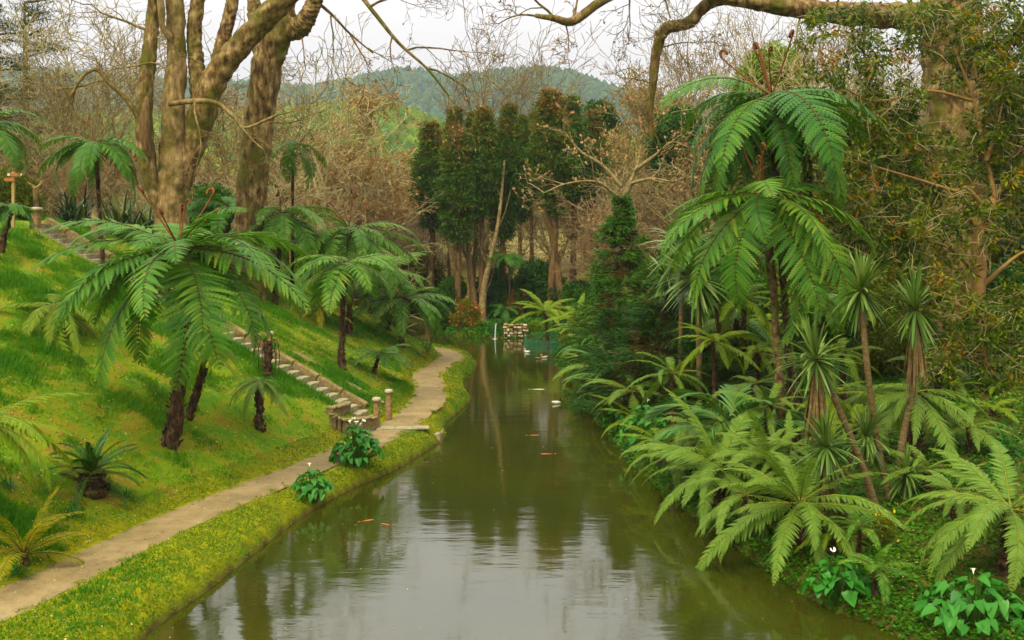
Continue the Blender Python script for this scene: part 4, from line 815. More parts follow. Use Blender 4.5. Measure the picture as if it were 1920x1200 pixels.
# ---- evergreen tree in front of the big trunk
def evergreen():
    d = 30.5; b = GD(1838, d); t = thing('evergreen_tree', 'loose evergreen tree with mixed green and rusty leaves before the big trunk', 'tree', tuple(b)); rs = np.random.RandomState(8)
    W_ = lambda pts: [P(x, y, d + dd) - b for x, y, dd in pts]
    w = W_([(1845, 690, 0), (1838, 600, 0), (1834, 530, 0), (1836, 470, 0), (1848, 415, 0), (1866, 370, .1)]); w[0][2] = -.3
    V, Q = limb(w, [.22, .19, .2, .22, .21, .14], 12, 30, .1, 4); obj('trunk', mk_mesh('trunk', V, Q, None, ['smooth_bark'], smooth=True), t)
    br = [[(1852, 405, 0), (1838, 380, -.2), (1812, 352, -.3), (1790, 358, -.5), (1760, 340, -.6)], [(1866, 370, 0), (1850, 300, .1), (1826, 190, 0), (1796, 110, -.2), (1772, 50, -.2)], [(1866, 372, 0), (1890, 340, .1), (1920, 320, .2), (1960, 250, .2)],
          [(1834, 520, 0), (1800, 480, -.3), (1770, 460, -.5), (1730, 452, -.8)], [(1836, 545, 0), (1870, 510, -.4), (1910, 478, -.6), (1950, 460, -.8)], [(1850, 300, 0), (1868, 250, -.3), (1880, 190, -.4)], [(1838, 590, 0), (1790, 570, -.5), (1700, 500, -1), (1600, 440, -1.2)],
          [(1826, 190, 0), (1740, 170, -.6), (1640, 190, -.8), (1560, 150, -1)], [(1790, 358, -.5), (1700, 330, -.8), (1600, 300, -1)], [(1838, 620, 0), (1850, 680, -.8), (1880, 720, -1.2)], [(1836, 560, 0), (1790, 620, -.8), (1760, 690, -1)]]
    for i, q in enumerate(br):
        V, Q = limb(W_(q), np.linspace(.085 if i < 6 else .05, .02, len(q)), 6, 18, .1, i); obj('branch', mk_mesh('branch', V, Q, None, ['smooth_bark'], smooth=True), t)
    blobs = [(1900, 40, 130, 0), (1850, 130, 100, 0), (1910, 210, 110, 0), (1770, 50, 60, -.6), (1690, 70, 60, -.6), (1610, 45, 55, -.8), (1530, 45, 50, -1), (1620, 170, 80, -.8), (1700, 210, 80, -.4), (1560, 130, 50, -1), (1650, 290, 95, -.6), (1745, 330, 85, -.2), (1600, 250, 55, -.9),
             (1690, 420, 85, -.8), (1610, 390, 65, -1), (1555, 470, 60, -1.2), (1640, 480, 75, -1.2), (1765, 500, 75, -.6), (1890, 370, 95, .4), (1905, 560, 70, -.5), (1800, 610, 85, -.9), (1875, 640, 85, -.9), (1780, 690, 55, -1.2), (1900, 715, 60, -1.2), (1905, 300, 95, .3), (1800, 420, 70, -.4), (1720, 560, 60, -1), (1500, 400, 45, -1.4), (1840, 260, 70, .2), (1670, 560, 50, -1.2)]
    cen = []; rad = []; cnt = []
    for (x, y, r, dd) in blobs:
        m = max(6, int(r * r / 260)); c = P(x, y, d + dd) - b; rm = r / FPX * d; q = sphdir(rs, m) * (rs.rand(m, 1) ** .45) * rm; cen.append(c + q * [1, .9, .95]); rad.append(np.full(m, .26) * (.7 + .6 * rs.rand(m)))
    cen = np.vstack(cen); rad = np.concatenate(rad); M = Mesh()
    V, Q, tn = leaf_cloud(rs, cen, rad, 50, .19, .34, .25, .50, .22, .7); M.add(V, Q, tone=tn)
    obj('foliage', M.mesh('foliage', ['evergreen']), t, kind='stuff')
    n = 2400; i = rs.randint(0, len(cen), n); s = cen[i] + rs.randn(n, 3) * .15; e = s + rs.randn(n, 3) * [.35, .3, .3] + [0, 0, -.12]; mid = (s + e) / 2 + rs.randn(n, 3) * .1
    V, Q = tubes(np.stack([s, mid, e], 1), np.tile([.012, .009, .005], (n, 1)), 3); obj('twigs', mk_mesh('twigs', V, Q, None, ['bark_pale']), t, kind='stuff')
evergreen()

# ================================================================== BACKGROUND TREES
def bgtree(name, label, cat, px, d, toppy, meshes, Hm, rz=0, group=None, wide=1.0):
    b = GD(px, d); H = P(px, toppy, d)[2] - b[2]; s = H / Hm; return tree_thing(name, label, cat, meshes, b, rz, (s * wide, s * wide, s), group)
VASE = [bare_tree('vase', 200 + i, 18, .34, 'bark_grey', stem=.16, minr=.016) for i in range(2)]
SLEN = [bare_tree('slender', 210 + i, 14, .16, m, stem=.62, minr=.011) for i, m in enumerate(('bark_pale', 'bark_grey'))]
OAK = bare_tree('spread', 221, 13, .36, 'bark_russet', 'russet_leaf', 9000, .22, stem=.30, minr=.016)
OCH = bare_tree('vase', 223, 14, .2, 'bark_russet', 'ochre_leaf', 5200, .20, stem=.30, minr=.016)
THI = [bare_tree('thicket', 230 + i, 8, .11, m, lf, nl, .16, stem=.34, stems=3, minr=.010) for i, (m, lf, nl) in enumerate((('bark_grey', None, 0), ('bark_russet', 'russet_leaf', 350), ('bark_pale', None, 0), ('bark_pale', 'ochre_leaf', 450)))]
bgtree('bare_tree', 'tall grey bare tree with fan of branches above the cedars', 'tree', 905, 112, -12, VASE[0], 18, 1.0, wide=1.25)
bgtree('bare_tree', 'pale upright bare tree right of the hanging limb', 'tree', 1300, 92, -60, VASE[1], 18, .4)
bgtree('bare_tree', 'tall bare tree rising behind the highest tree fern', 'tree', 1400, 84, -70, VASE[0], 18, 2.4)
bgtree('bare_tree', 'bare tree at the frame top beside the evergreen leaves', 'tree', 1530, 74, -90, VASE[1], 18, 3.7)
bgtree('oak_tree', 'spreading oak with russet leaf haze left of the cedars', 'tree', 622, 82, 135, OAK, 13, .9, wide=1.1)
bgtree('oak_tree', 'russet crowned oak half hidden behind the leaning trunk', 'tree', 540, 96, 150, OAK, 13, 3.0, wide=1.2)
bgtree('ochre_tree', 'ochre leaved tree right of the cedars under the hanging limb', 'tree', 1185, 88, 65, OCH, 14, .5)
bgtree('ochre_tree', 'smaller ochre tree just behind the dark spruce top', 'tree', 1255, 72, 130, OCH, 14, 2.5)
for i, (px, d, ty, k, lab) in enumerate(((105, 62, -40, 0, 'slender bare tree beside the dark pine at upper left'), (175, 58, -30, 1, 'slender bare tree above the left tall tree fern'), (235, 66, -60, 0, 'pale bare tree just left of the broken limb'), (415, 70, 30, 1, 'thin bare tree seen between the two big trunks'), (590, 74, 40, 0, 'pale bare tree right of the leaning trunk'), (20, 75, 60, 1, 'grey bare tree at the left frame edge behind the pine'), (1480, 60, 20, 0, 'pale slender bare tree behind the highest fern crown'), (1610, 58, 60, 1, 'slender bare tree behind the evergreen leaves'))):
    bgtree('slender_tree', lab, 'tree', px, d, ty, SLEN[k], 14, i * 1.7, 'slender bare trees', wide=1.3)
# thicket of bare trees filling the woods behind
spots = []
rs = np.random.RandomState(77)
for px, d, ty in [(30, 60, 190), (90, 54, 240), (150, 60, 220), (210, 56, 250), (265, 62, 230), (345, 60, 270), (400, 64, 250), (455, 66, 270), (540, 70, 300), (585, 78, 310), (640, 90, 260), (690, 96, 270), (735, 92, 290), (770, 100, 260), (670, 84, 360), (720, 84, 370), (770, 86, 380), (610, 76, 380), (810, 104, 300),
                  (880, 96, 330), (960, 94, 320), (1040, 96, 300), (1100, 92, 290), (1140, 84, 270), (1180, 80, 290), (1230, 76, 280), (1290, 70, 250), (1350, 68, 230), (1420, 62, 230), (1560, 56, 170), (1650, 52, 120), (1700, 50, 150), (1730, 55, 60), (1880, 50, 60), (1620, 60, 210), (500, 62, 330), (1200, 66, 330), (300, 54, 300)]:
    spots.append((px, d, ty))
ORD = ['first', 'second', 'third', 'fourth', 'fifth', 'sixth', 'seventh', 'eighth', 'ninth', 'tenth', 'eleventh', 'twelfth', 'thirteenth', 'fourteenth', 'fifteenth', 'sixteenth', 'seventeenth', 'eighteenth', 'nineteenth', 'twentieth']
zones = {'left': [s for s in spots if s[0] < 480], 'mid': [s for s in spots if 480 <= s[0] < 830], 'right': [s for s in spots if s[0] >= 830]}
zl_ = {'left': 'bare thicket tree on the left terrace, {} from the left', 'mid': 'bare brown thicket tree between leaning trunk and cedars, {} from the left', 'right': 'bare thicket tree behind the cedars and right bank, {} from the left'}
for zn, ss in zones.items():
    for i, (px, d, ty) in enumerate(sorted(ss)):
        k = (px // 7 + i) % 4; bgtree('thicket_tree', zl_[zn].format(ORD[i]), 'tree', px, d, ty, THI[k], 8, i * 2.1 + px, 'bare trees of the thicket', wide=1.35)

# ---- pines at the upper left
def pine_meshes(seed, H):
    rs = np.random.RandomState(seed); V, Q = limb([(0, 0, -.3), (.1, 0, H * .5), (0, .1, H)], [.3, .2, .05], 8, 16, .1, seed); M = Mesh(); M.add(V, Q); C = Mesh(); B = []; cen = []
    for k in range(34):
        z = H * (.3 + .7 * (k / 33)); a = rs.rand() * 6.28; L = 3.6 * (1.1 - .75 * k / 33) * (.6 + .5 * rs.rand()); o = np.array([math.cos(a), math.sin(a), .05]); B.append([(0, 0, z), tuple(o * L * .5 + [0, 0, z + .1]), tuple(o * L + [0, 0, z + .15])])
        for q in range(9): f = .3 + .75 * rs.rand(); cen.append(o * L * f + [rs.randn() * .4 * f, rs.randn() * .4 * f, z + .25 * rs.rand()])
    V, Q = tubes(np.array(B), np.tile([.07, .045, .015], (len(B), 1)), 4); M.add(V, Q); cen = np.array(cen); n = len(cen) * 26; i = np.repeat(np.arange(len(cen)), 26)
    V, Q = leafq(cen[i] + rs.randn(n, 3) * [.22, .22, .08], sphdir(rs, n) + [0, 0, .3], sphdir(rs, n), .26, .016); C.add(V, Q, tone=np.repeat(rs.rand(n), 4)); return M.mesh('trunk', ['bark_old'], True), C.mesh('crown', ['pine'])
PINE = pine_meshes(6, 15)
bgtree('pine_tree', 'dark pine with flat shelves of needles at upper left', 'tree', 45, 66, 5, PINE, 15, .3)
bgtree('pine_tree', 'second dark pine at the left edge, lower than its neighbour', 'tree', 0, 60, 20, PINE, 15, 2.3)

# ---- cedars on the island
CED = [cedar(300 + i, 15, 1.5, b_, lean=l_) for i, (b_, l_) in enumerate(((.42, 0), (.46, .02), (.38, -.02), (.50, .0)))]
for i, (px, d, ty, k, w, lab) in enumerate(((803, 76, 232, 1, .95, 'leftmost cedar of the island, with an open lower crown'), (856, 71.5, 238, 0, .98, 'green round topped cedar in front, left of the waterfall'), (846, 79, 203, 2, .82, 'cedar with brown top behind the leftmost pair'), (905, 72, 206, 3, .88, 'cedar with bright reddish top above the forked trunk'),
      (884, 80, 214, 1, .72, 'dark cedar wedged behind the red topped one'), (945, 73.5, 198, 2, .80, 'slim rusty topped cedar in the middle of the group'), (978, 82, 218, 0, .72, 'shaded cedar right of the slim rusty one'), (1026, 73, 172, 1, .98, 'tallest cedar of the island with a brown tip'), (1073, 77, 183, 3, .85, 'second tallest cedar, right of the tallest'), (1112, 80, 208, 2, .82, 'rightmost cedar with bronze shoulders behind the magnolia'), (1000, 86, 214, 3, .72, 'cedar at the back of the group beside the tallest'))):
    bgtree('cedar_tree', lab, 'cedar', px, d, ty, CED[k], 15, i * 1.9, 'cedars on the island', wide=w)
def simple_trunk(label, pxs, d, mat='bark_red', cat='trunk'):
    b = GD(pxs[0][0], d); t = thing('forked_trunk', label, cat, tuple(b)); V, Q = limb([np.array(P(x, y, d)) - b if i else (0, 0, -.3) for i, (x, y, r) in enumerate(pxs)], [r / FPX * d for x, y, r in pxs], 9, 26, .15, 7); obj('trunk', mk_mesh('trunk', V, Q, None, [mat], smooth=True), t)
    for k in range(4):
        x, y, r = pxs[1 + k % (len(pxs) - 1)]; e = [P(x, y, d) - b, P(x + 14 * (-1) ** k, y - 30, d + .3) - b, P(x + 26 * (-1) ** k, y - 75, d + .5) - b]; V, Q = limb(e, [.07, .05, .02], 5, 10, .1, k); obj('branch', mk_mesh('branch', V, Q, None, [mat], smooth=True), t)
simple_trunk('pale forked cedar trunk by the waterfall, leaning right', [(904, 612, 10), (905, 560, 7), (916, 500, 5), (932, 430, 4), (940, 370, 3), (946, 300, 2)], 71.5, 'bark_grey')
simple_trunk('red brown cedar trunk just left of the pale forked one', [(893, 610, 9), (888, 560, 7), (880, 490, 5), (876, 420, 4), (880, 360, 3), (884, 290, 2)], 72, 'bark_red')
simple_trunk('brown cedar trunk leaning left right of the waterfall', [(1052, 560, 8), (1045, 500, 7), (1034, 440, 5), (1027, 380, 4), (1024, 300, 3)], 73, 'bark_red')
simple_trunk('curved dark trunk at the left end of the island', [(860, 520, 9), (848, 470, 8), (828, 420, 6), (806, 395, 4), (792, 350, 3), (796, 300, 2)], 75.5, 'bark_grey')
# dark evergreens behind
BU = {k: bush_meshes(*a, **q) for k, (a, q) in {
    'dark': ((400, 1.0, 1.3, 70, 150, .13, 'darkbush'), {}), 'dark2': ((401, 1.2, 1.0, 70, 150, .13, 'darkbush'), {}), 'lime': ((402, 1.0, 1.0, 60, 110, .14, 'limebush'), {}), 'olive': ((403, 1.0, 1.1, 70, 130, .13, 'olivebush'), {}), 'olive2': ((404, 1.2, .9, 60, 120, .13, 'olivebush'), {}),
    'azalea': ((405, 1.0, 1.0, 50, 110, .11, 'olivebush'), dict(flower='flower_red', nfl=90)), 'yellowfl': ((406, .8, .9, 40, 70, .09, 'olivebush'), dict(flower='flower_yellow', nfl=60)), 'hedge': ((407, 1.1, 1.1, 80, 150, .12, 'olivebush'), dict(tone=.2)), 'ever': ((408, 1.0, 1.2, 80, 120, .14, 'evergreen'), {})}.items()}
def bush(label, px, d, toppy, rpx, key, cat='bush', rz=0, group=None, name='bush'):
    b = GD(px, d); h = max(P(px, toppy, d)[2] - b[2], .3); w = rpx / FPX * d; t = thing(name, label, cat, tuple(b), group, rz or px * .01); st, fo = BU[key]; rs = np.random.RandomState(px)
    if h < 1.7 * w:
        for n, m in (('stem', st), ('foliage', fo)): o = obj(n, m, t); o.scale = (w, w, h)
        return t
    V, Q = limb([(0, 0, -.3), (.05 * w, 0, h * .4), (0, 0, h * .85)], [.09 * w, .07 * w, .02 * w], 7, 14, .1, px); obj('stem', mk_mesh('stem', V, Q, None, ['bark_grey'], smooth=True), t)
    m = int(np.ceil((h - w) / (.62 * w))) + 1
    for k in range(m):
        z = (h - 1.15 * w) * (1 - k / (m - 1)); q = w * (1.0 if k else .85) * (.85 + .3 * rs.rand()); o = obj('foliage', fo, t, (rs.randn() * .16 * w, rs.randn() * .16 * w, z)); o.scale = (q, q, w); o.rotation_euler = (rs.randn() * .12, rs.randn() * .12, rs.rand() * 6.28)
    return t
bush('dark evergreen tree crown behind the rightmost cedars', 1130, 95, 192, 45, 'dark', 'tree'); bush('dark green evergreen left of the highest tree fern', 1270, 72, 195, 60, 'dark2', 'tree')
bush('lime green leafy tree behind the highest fern crown', 1440, 66, 75, 75, 'lime', 'tree'); bush('olive leafy thicket behind the evergreen twigs', 1640, 50, 180, 110, 'olive', 'shrub'); bush('olive green shrub mass behind the large right trunk', 1880, 46, 120, 120, 'olive', 'shrub'); bush('olive shrub in the gap left of the right trunk', 1700, 44, 330, 90, 'olive2', 'shrub')
bush('sprawling olive shrub below the highest fern', 1570, 42, 330, 90, 'olive', 'shrub'); bush('dark shrub beneath the tree ferns, behind the two trunks', 1410, 40, 510, 70, 'dark', 'shrub'); bush('dark shrub low behind the tall cordyline', 1550, 40, 540, 60, 'dark2', 'shrub'); bush('small dark shrub at the right frame edge', 1900, 36, 500, 50, 'dark', 'shrub')
bush('yellow green shrub at the left end of the far water', 790, 78, 470, 60, 'olive', 'shrub'); bush('dark round shrub below the curved island trunk', 845, 72, 520, 40, 'dark', 'shrub'); bush('azalea with red flowers at the left tip of the island', 872, 68, 555, 32, 'azalea', 'azalea'); bush('azalea with a few red blooms behind the waterfall', 962, 73, 545, 34, 'azalea', 'azalea')
bush('dark undergrowth bush under the island cedars', 930, 74, 500, 50, 'dark2', 'shrub'); bush('dark undergrowth bush behind the far pale tree fern', 1010, 74, 490, 55, 'dark', 'shrub'); bush('dark undergrowth bush left of the dark spruce', 1085, 66, 520, 50, 'dark2', 'shrub'); bush('olive shrub hanging over the water by the far tree fern', 1092, 54, 585, 42, 'olive', 'shrub')
bush('dark clipped hedge bush at the left edge behind the signpost', 20, 46, 330, 60, 'hedge', 'hedge'); bush('dark evergreen shrub between the big trunks', 400, 52, 350, 60, 'dark', 'shrub'); bush('olive shrub on the far end of the terrace', 560, 58, 410, 60, 'olive2', 'shrub'); bush('yellow flowered shrub between near right ferns', 1655, 20.5, 950, 45, 'yellowfl', 'shrub'); bush('low mossy mound of a shrub by the waterfall wall', 1005, 66.5, 602, 22, 'lime', 'shrub')
bush('small red flowered azalea on the left slope', 595, 47, 575, 22, 'azalea', 'azalea'); bush('olive shrub on the right slope behind the kentia palm', 1340, 38, 600, 60, 'olive', 'shrub'); bush('olive shrub behind the right cordylines', 1660, 34, 600, 60, 'olive2', 'shrub')
for k, (px, d, ty, r, key, lab) in enumerate(((700, 80, 440, 55, 'olive2', 'olive undergrowth left of the far pond arm, behind tree ferns'), (640, 70, 450, 50, 'olive', 'olive undergrowth behind the slope tree ferns'), (1160, 60, 500, 50, 'dark', 'dark undergrowth hidden by the dark spruce'), (1230, 56, 470, 50, 'olive2', 'olive undergrowth right of the dark spruce'), (1330, 50, 430, 60, 'olive2', 'olive undergrowth behind the pair of cordyline heads'), (1500, 48, 420, 60, 'olive', 'olive undergrowth behind the lower fern crown'), (1760, 42, 480, 60, 'dark', 'dark undergrowth at the foot of the massive trunk'))):
    bush(lab, px, d, ty, r, key, 'shrub')
for (px, d, ty, r, key, lab) in ((300, 64, 300, 60, 'olive', 'olive evergreen behind the multi stemmed trunk'), (225, 68, 270, 55, 'dark2', 'dark evergreen in the woods above the flax'), (705, 98, 300, 45, 'olive', 'olive tree in the woods left of the cedars'), (760, 104, 330, 40, 'dark', 'dark green tree in the woods beside the leftmost cedar'), (660, 86, 390, 50, 'olive2', 'low olive tree under the russet oak'), (1330, 78, 250, 50, 'olive', 'olive tree behind the left cordylines'), (1215, 82, 300, 45, 'olive2', 'olive tree behind the magnolia branches'), (60, 58, 300, 60, 'olive', 'olive tree behind the signpost'), (500, 74, 330, 45, 'dark2', 'dark shrub tree right behind the leaning trunk')): bush(lab, px, d, ty, r, key, 'tree')

# ---- magnolia with bare pale branches, spruces
def magnolia():
    d = 50.; b = GD(1175, d); t = thing('magnolia_tree', 'bare pale magnolia with pinkish buds spreading behind the spruce', 'tree', tuple(b)); rs = np.random.RandomState(5)
    W_ = lambda pts: [P(x, y, d + dd) - b for x, y, dd in pts]
    w = W_([(1175, 600, 0), (1175, 480, 0), (1170, 385, 0), (1180, 345, 0)]); w[0][2] = -.3; V, Q = limb(w, [.2, .17, .16, .15], 8, 20, .1, 1); obj('trunk', mk_mesh('trunk', V, Q, None, ['bark_grey'], smooth=True), t)
    br = [[(1176, 390, 0), (1150, 362, -.4), (1115, 340, -.6), (1060, 345, -.8), (1020, 362, -1)], [(1180, 345, 0), (1195, 310, .2), (1200, 270, .3), (1175, 235, .3)], [(1180, 345, 0), (1220, 335, -.3), (1260, 340, -.4), (1290, 330, -.6)], [(1165, 350, 0), (1130, 310, .4), (1090, 285, .6), (1060, 250, .8)], [(1190, 320, 0), (1230, 290, -.4), (1260, 265, -.6)]]
    out = []
    for i, q in enumerate(br):
        w = W_(q); V, Q = limb(w, np.linspace(.10, .03, len(q)), 6, 18, .1, i); obj('branch', mk_mesh('branch', V, Q, None, ['bark_grey'], smooth=True), t)
        for k in range(1, len(w)):
            for j in range(2): grow(rs, w[k], np.array(w[k]) - np.array(w[k - 1]) + rs.randn(3) * .7, 1.2, .035, 1, TWM, out)
    M = wood(out, 1, 9, .010); tp, td = tips(out, 3); n = 420; i = rs.randint(0, len(tp), n)
    for k in range(2): V, Q = leafq(tp[i], td[i] * 3 + rs.randn(n, 3) * .1 + [0, 0, .3], sphdir(rs, n), .15, .055, .5); M.add(V, Q, mi=1)
    obj('twigs', M.mesh('twigs', ['bark_grey', 'crown_bud']), t, kind='stuff')
TWM = dict(max=3, wig=[.1, .16, .2, .24], up=[0, .03, .04, .05], n=[3, 3, 3], t0=[.3, .3, .2], ang=[45, 42, 45], len=[.6, .62, .6], taper=.45)
magnolia()
SP = spruce(500, 7, 2.4, levels=17, per=12, spray=150, nl=.18, point=.85, sag=.45)
b = GD(1165, 46); Hs = P(1165, 360, 46)[2] - b[2]; tree_thing('spruce_tree', 'dark conical spruce standing before the magnolia', 'spruce', SP, b, 0, (1.05, 1.05, Hs / 7))
SP2 = spruce(501, 4, 2.6, 'spruce_dark', inn_t=.66, levels=12, per=16, spray=210, sag=.25, point=.55, nl=.15)
for (px, d, ty, s, lab) in ((1235, 36.5, 560, .95, 'wide spreading dark conifer with brown inner twigs, low over the bank'), (1335, 34, 620, .8, 'low dark conifer at the right of the spreading one'), (1165, 39, 575, .72, 'brown tinged low conifer under the dark spruce')):
    b = GD(px, d); tree_thing('spreading_conifer', lab, 'conifer', SP2, b, px, (s, s, (P(px, ty, d)[2] - b[2]) / 4))
#@@SPLIT3@@
# ================================================================== TREE FERNS AND OTHER PLANTS OF THE LEFT SLOPE
fernpx('tree_fern', 'largest tree fern on the left slope with a wide drooping crown', 317, 836, 334, 466, 226, n=36, key='cy', e0=(-32, 30), tr=.22, croz=6, dead=5, bend=.02)
fernpx('tree_fern', 'tall slim tree fern in front of the dark flax, upper left', 195, 450, 178, 268, 105, n=19, key='cyd', e0=(-25, 30), tr=.10, croz=3, d=36.5)
fernpx('tree_fern', 'tree fern reaching in from the left edge above the signpost', -45, 560, -42, 232, 120, n=14, key='cyd', e0=(-20, 30), tr=.15, d=27)
fernpx('tree_fern', 'short tree fern with leaning dark trunk at the left edge', 0, 472, 22, 388, 50, n=13, key='cyd', e0=(-15, 30), tr=.14)
fernpx('tree_fern', 'slim tree fern with hanging fronds right of the leaning trunk', 548, 492, 549, 268, 72, n=12, key='cyd', e0=(-50, 15), tr=.10, croz=2, d=47)
fernpx('tree_fern', 'tree fern with flat green crown beside the leaning trunk foot', 515, 490, 530, 400, 105, n=20, key='cyf', e0=(-25, 28), tr=.14, croz=2, d=45)
fernpx('tree_fern', 'tree fern with reddish fiddleheads at the top of the slope group', 655, 530, 655, 430, 128, n=22, key='cyf', e0=(-25, 25), tr=.16, croz=5, dead=2, d=47)
fernpx('tree_fern', 'tree fern on a bare slanting trunk above the stair foot', 640, 692, 652, 492, 115, n=20, key='cyf', e0=(-25, 25), tr=.15, bend=.02, dead=2)
fernpx('tree_fern', 'tree fern between the slanting one and the path bend', 728, 596, 722, 508, 88, n=17, key='cyf', e0=(-25, 25), tr=.13, d=51)
fernpx('tree_fern', 'tree fern nearest the path bend leaning over the far water', 752, 650, 758, 558, 92, n=18, key='cyf', e0=(-22, 28), tr=.17, croz=1, dead=3)
fernpx('tree_fern', 'low pale fern below the slanting tree fern', 700, 700, 712, 664, 70, n=15, key='cyf', e0=(-10, 35), tr=.11)
fernpx('tree_fern', 'small tree fern with a flat grey green crown left of the stair', 487, 806, 485, 714, 60, n=22, key='dk', e0=(-25, 18), tr=.17, dead=0)
fernpx('tree_fern', 'trunkless bright fern on the left slope behind the largest one', 112, 608, 100, 572, 118, n=20, key='dkp', e0=(-22, 22), tr=.1)
fernpx('tree_fern', 'pale fern fronds entering at the left edge above the cycad', -50, 900, -40, 790, 165, n=20, key='dkp', e0=(-14, 30), tr=.14, d=20.5)
fernpx('tree_fern', 'yellow green fern with upright fronds beside the path at lower left', 48, 1062, 45, 1040, 120, n=13, key='yl', e0=(15, 75), tr=.09, trunkmat='fern_trunk', cat='fern')
fernpx('tree_fern', 'sparse fern on twin leaning stems behind the largest tree fern', 352, 786, 388, 660, 70, n=8, key='dkp', e0=(-20, 40), tr=.10, dead=1)
fernpx('tree_fern', 'dark fern crown between the two big trunks', 425, 440, 424, 385, 90, n=14, key='cyd', e0=(-15, 40), tr=.13, d=49)
fernpx('tree_fern', 'dark fern behind the multi stemmed trunk on the terrace', 345, 430, 350, 372, 80, n=12, key='back', e0=(-15, 40), tr=.13, d=50)
fernpx('tree_fern', 'tree fern half hidden behind the slope group', 590, 520, 596, 452, 80, n=13, key='cyd', e0=(-20, 25), tr=.12, d=53)
fernpx('tree_fern', 'low fern under the slanting tree fern beside its trunk', 600, 610, 598, 575, 55, n=9, key='yl', e0=(-25, 20), tr=.1, cat='fern')
stump('dead headless tree fern stem with hanging stalks by the stair posts', 'trunk', [G(503, 712), P(502, 690, G(503, 712)[1]), P(503, 640, G(503, 712)[1])], [.14, .13, .14], 'fern_trunk', 'dead_fern_trunk',
      extra=[([P(503 + 3 * k, 642, G(503, 712)[1]), P(503 + 14 * k, 634 + 3 * abs(k), G(503, 712)[1] - .1), P(503 + 19 * k, 665, G(503, 712)[1] - .1), P(503 + 17 * k, 700, G(503, 712)[1])], .02) for k in (-1, -.6, .8, 1.1)])
b = G(350, 786); stump('dark leaning stem crossing behind the largest tree fern trunk', 'trunk', [b, P(372, 730, b[1]), P(384, 690, b[1])], [.12, .10, .08], 'fern_trunk', 'dead_fern_trunk')
# cycad
b = G(172, 925); cy = thing('cycad', 'dark cycad with stiff glossy fronds beside the path', 'cycad', tuple(b)); rs = np.random.RandomState(4)
obj('trunk', trunk_mesh([(0, 0, -.1), (0, 0, .2), (0, 0, .42)], [.26, .24, .2], 'fern_trunk', 9), cy)
for i in range(26):
    o = obj('frond', FR['cyc'][rs.randint(3)], cy, (0, 0, .42)); f = i / 26; o.rotation_euler = rot(i * 2.4 + rs.randn() * .2, math.radians(-18 + 100 * f ** .8)); s = 1.12 * (1.1 - .2 * f); o.scale = (s, s, s)
for i in range(6):
    o = obj('dead_frond', FR['dead'][i % 2], cy, (0, 0, .38)); o.rotation_euler = rot(i * 1.1, math.radians(-50)); s = .75; o.scale = (s, s, s)
# flax on the terrace
for (px, d, r, lab) in ((140, 43, 75, 'dark flax clump left of the tall slim tree fern'), (225, 42.5, 80, 'large dark flax clump behind the tall slim tree fern'), (275, 45, 60, 'dark flax clump beside the broken limb foot')):
    b = GD(px, d); t = thing('flax', lab, 'flax', tuple(b), 'flax clumps on the terrace'); o = obj('leaf_tuft', FLAX[px % 2], t, kind='stuff'); s = r / FPX * d * 1.1; o.scale = (s, s, s)
# slender pollard stem by the slim fern
b = GD(178, 39); stump('reddish short trunk on the terrace edge beside the slim tree fern', 'trunk', [b, P(178, 420, 39), P(179, 395, 39)], [.16, .14, .13], 'bark_russet', 'short_trunk')
b = GD(548, 50); stump('thin pale trunk left of the slope tree ferns', 'trunk', [b, P(547, 450, 50), P(545, 410, 50)], [.14, .12, .1], 'bark_grey', 'short_trunk')
# agapanthus tufts on the slope
AG = [(70, 445, 'below the top of the stair'), (135, 462, 'beside the upper stair kerb'), (90, 555, 'left of the trunkless bright fern'), (150, 680, 'on the slope left of the largest fern trunk'), (205, 920, 'right of the cycad'), (235, 935, 'farther right of the cycad'), (12, 915, 'at the left edge above the yellow fern'), (30, 1080, 'under the yellow fern'), (130, 972, 'below the cycad'), (565, 600, 'above the stair, below the yellow low fern'), (540, 700, 'at the side of the lower steps'), (660, 720, 'below the slanting tree fern trunk'), (640, 640, 'left of the slanting trunk foot'), (700, 590, 'among the slope ferns'), (745, 690, 'beside the low pale fern'), (800, 655, 'at the path bend'), (785, 668, 'just left of the path bend'), (668, 630, 'right of the slanting trunk')]
for i, (px, py, lab) in enumerate(AG):
    b = G(px, py); t = thing('agapanthus', 'small dark green agapanthus tuft ' + lab, 'agapanthus', tuple(b), 'agapanthus tufts'); o = obj('leaf_tuft', AGAP[i % 2], t, kind='stuff'); s = .30 + .12 * ((i * 37) % 10) / 10; o.scale = (s, s, s * .8); o.rotation_euler = (0, 0, i)
# arums
arum('large white flowered arum lily clump at the water edge left', G(670, 872) + [0, 0, .0], .75, .9, 150, 6, 1)
arum('smaller arum lily clump nearer the camera on the mossy verge', G(585, 935), .52, .66, 85, 1, 2)

# ================================================================== RIGHT BANK
fernpx('tree_fern', 'highest tree fern on the right with upright fiddleheads', 1492, 868, 1445, 180, 205, n=28, key='cyd', e0=(-46, 18), tr=.15, croz=7, dead=3, d=28.2, bend=.01, crl=1.5)
fernpx('tree_fern', 'second tall tree fern on the right, just below the highest', 1470, 852, 1432, 362, 205, n=21, key='cy', e0=(-48, 20), tr=.15, trunkmat='fern_trunk_pale', croz=4, dead=3, d=26.6, bend=.01)
fernpx('tree_fern', 'tree fern with broad fronds left of the second tall one', 1365, 640, 1330, 440, 130, n=12, key='cyd', e0=(-35, 20), tr=.14, trunkmat='fern_trunk_pale', d=34)
fernpx('tree_fern', 'pale tree fern leaning over the far end of the pond', 1030, 646, 1022, 583, 62, n=15, key='dkp', e0=(-18, 55), tr=.15, d=60.5)
fernpx('tree_fern', 'pale tree fern just right of the far leaning one', 1092, 640, 1085, 592, 62, n=14, key='dkp', e0=(-18, 55), tr=.15, d=57)
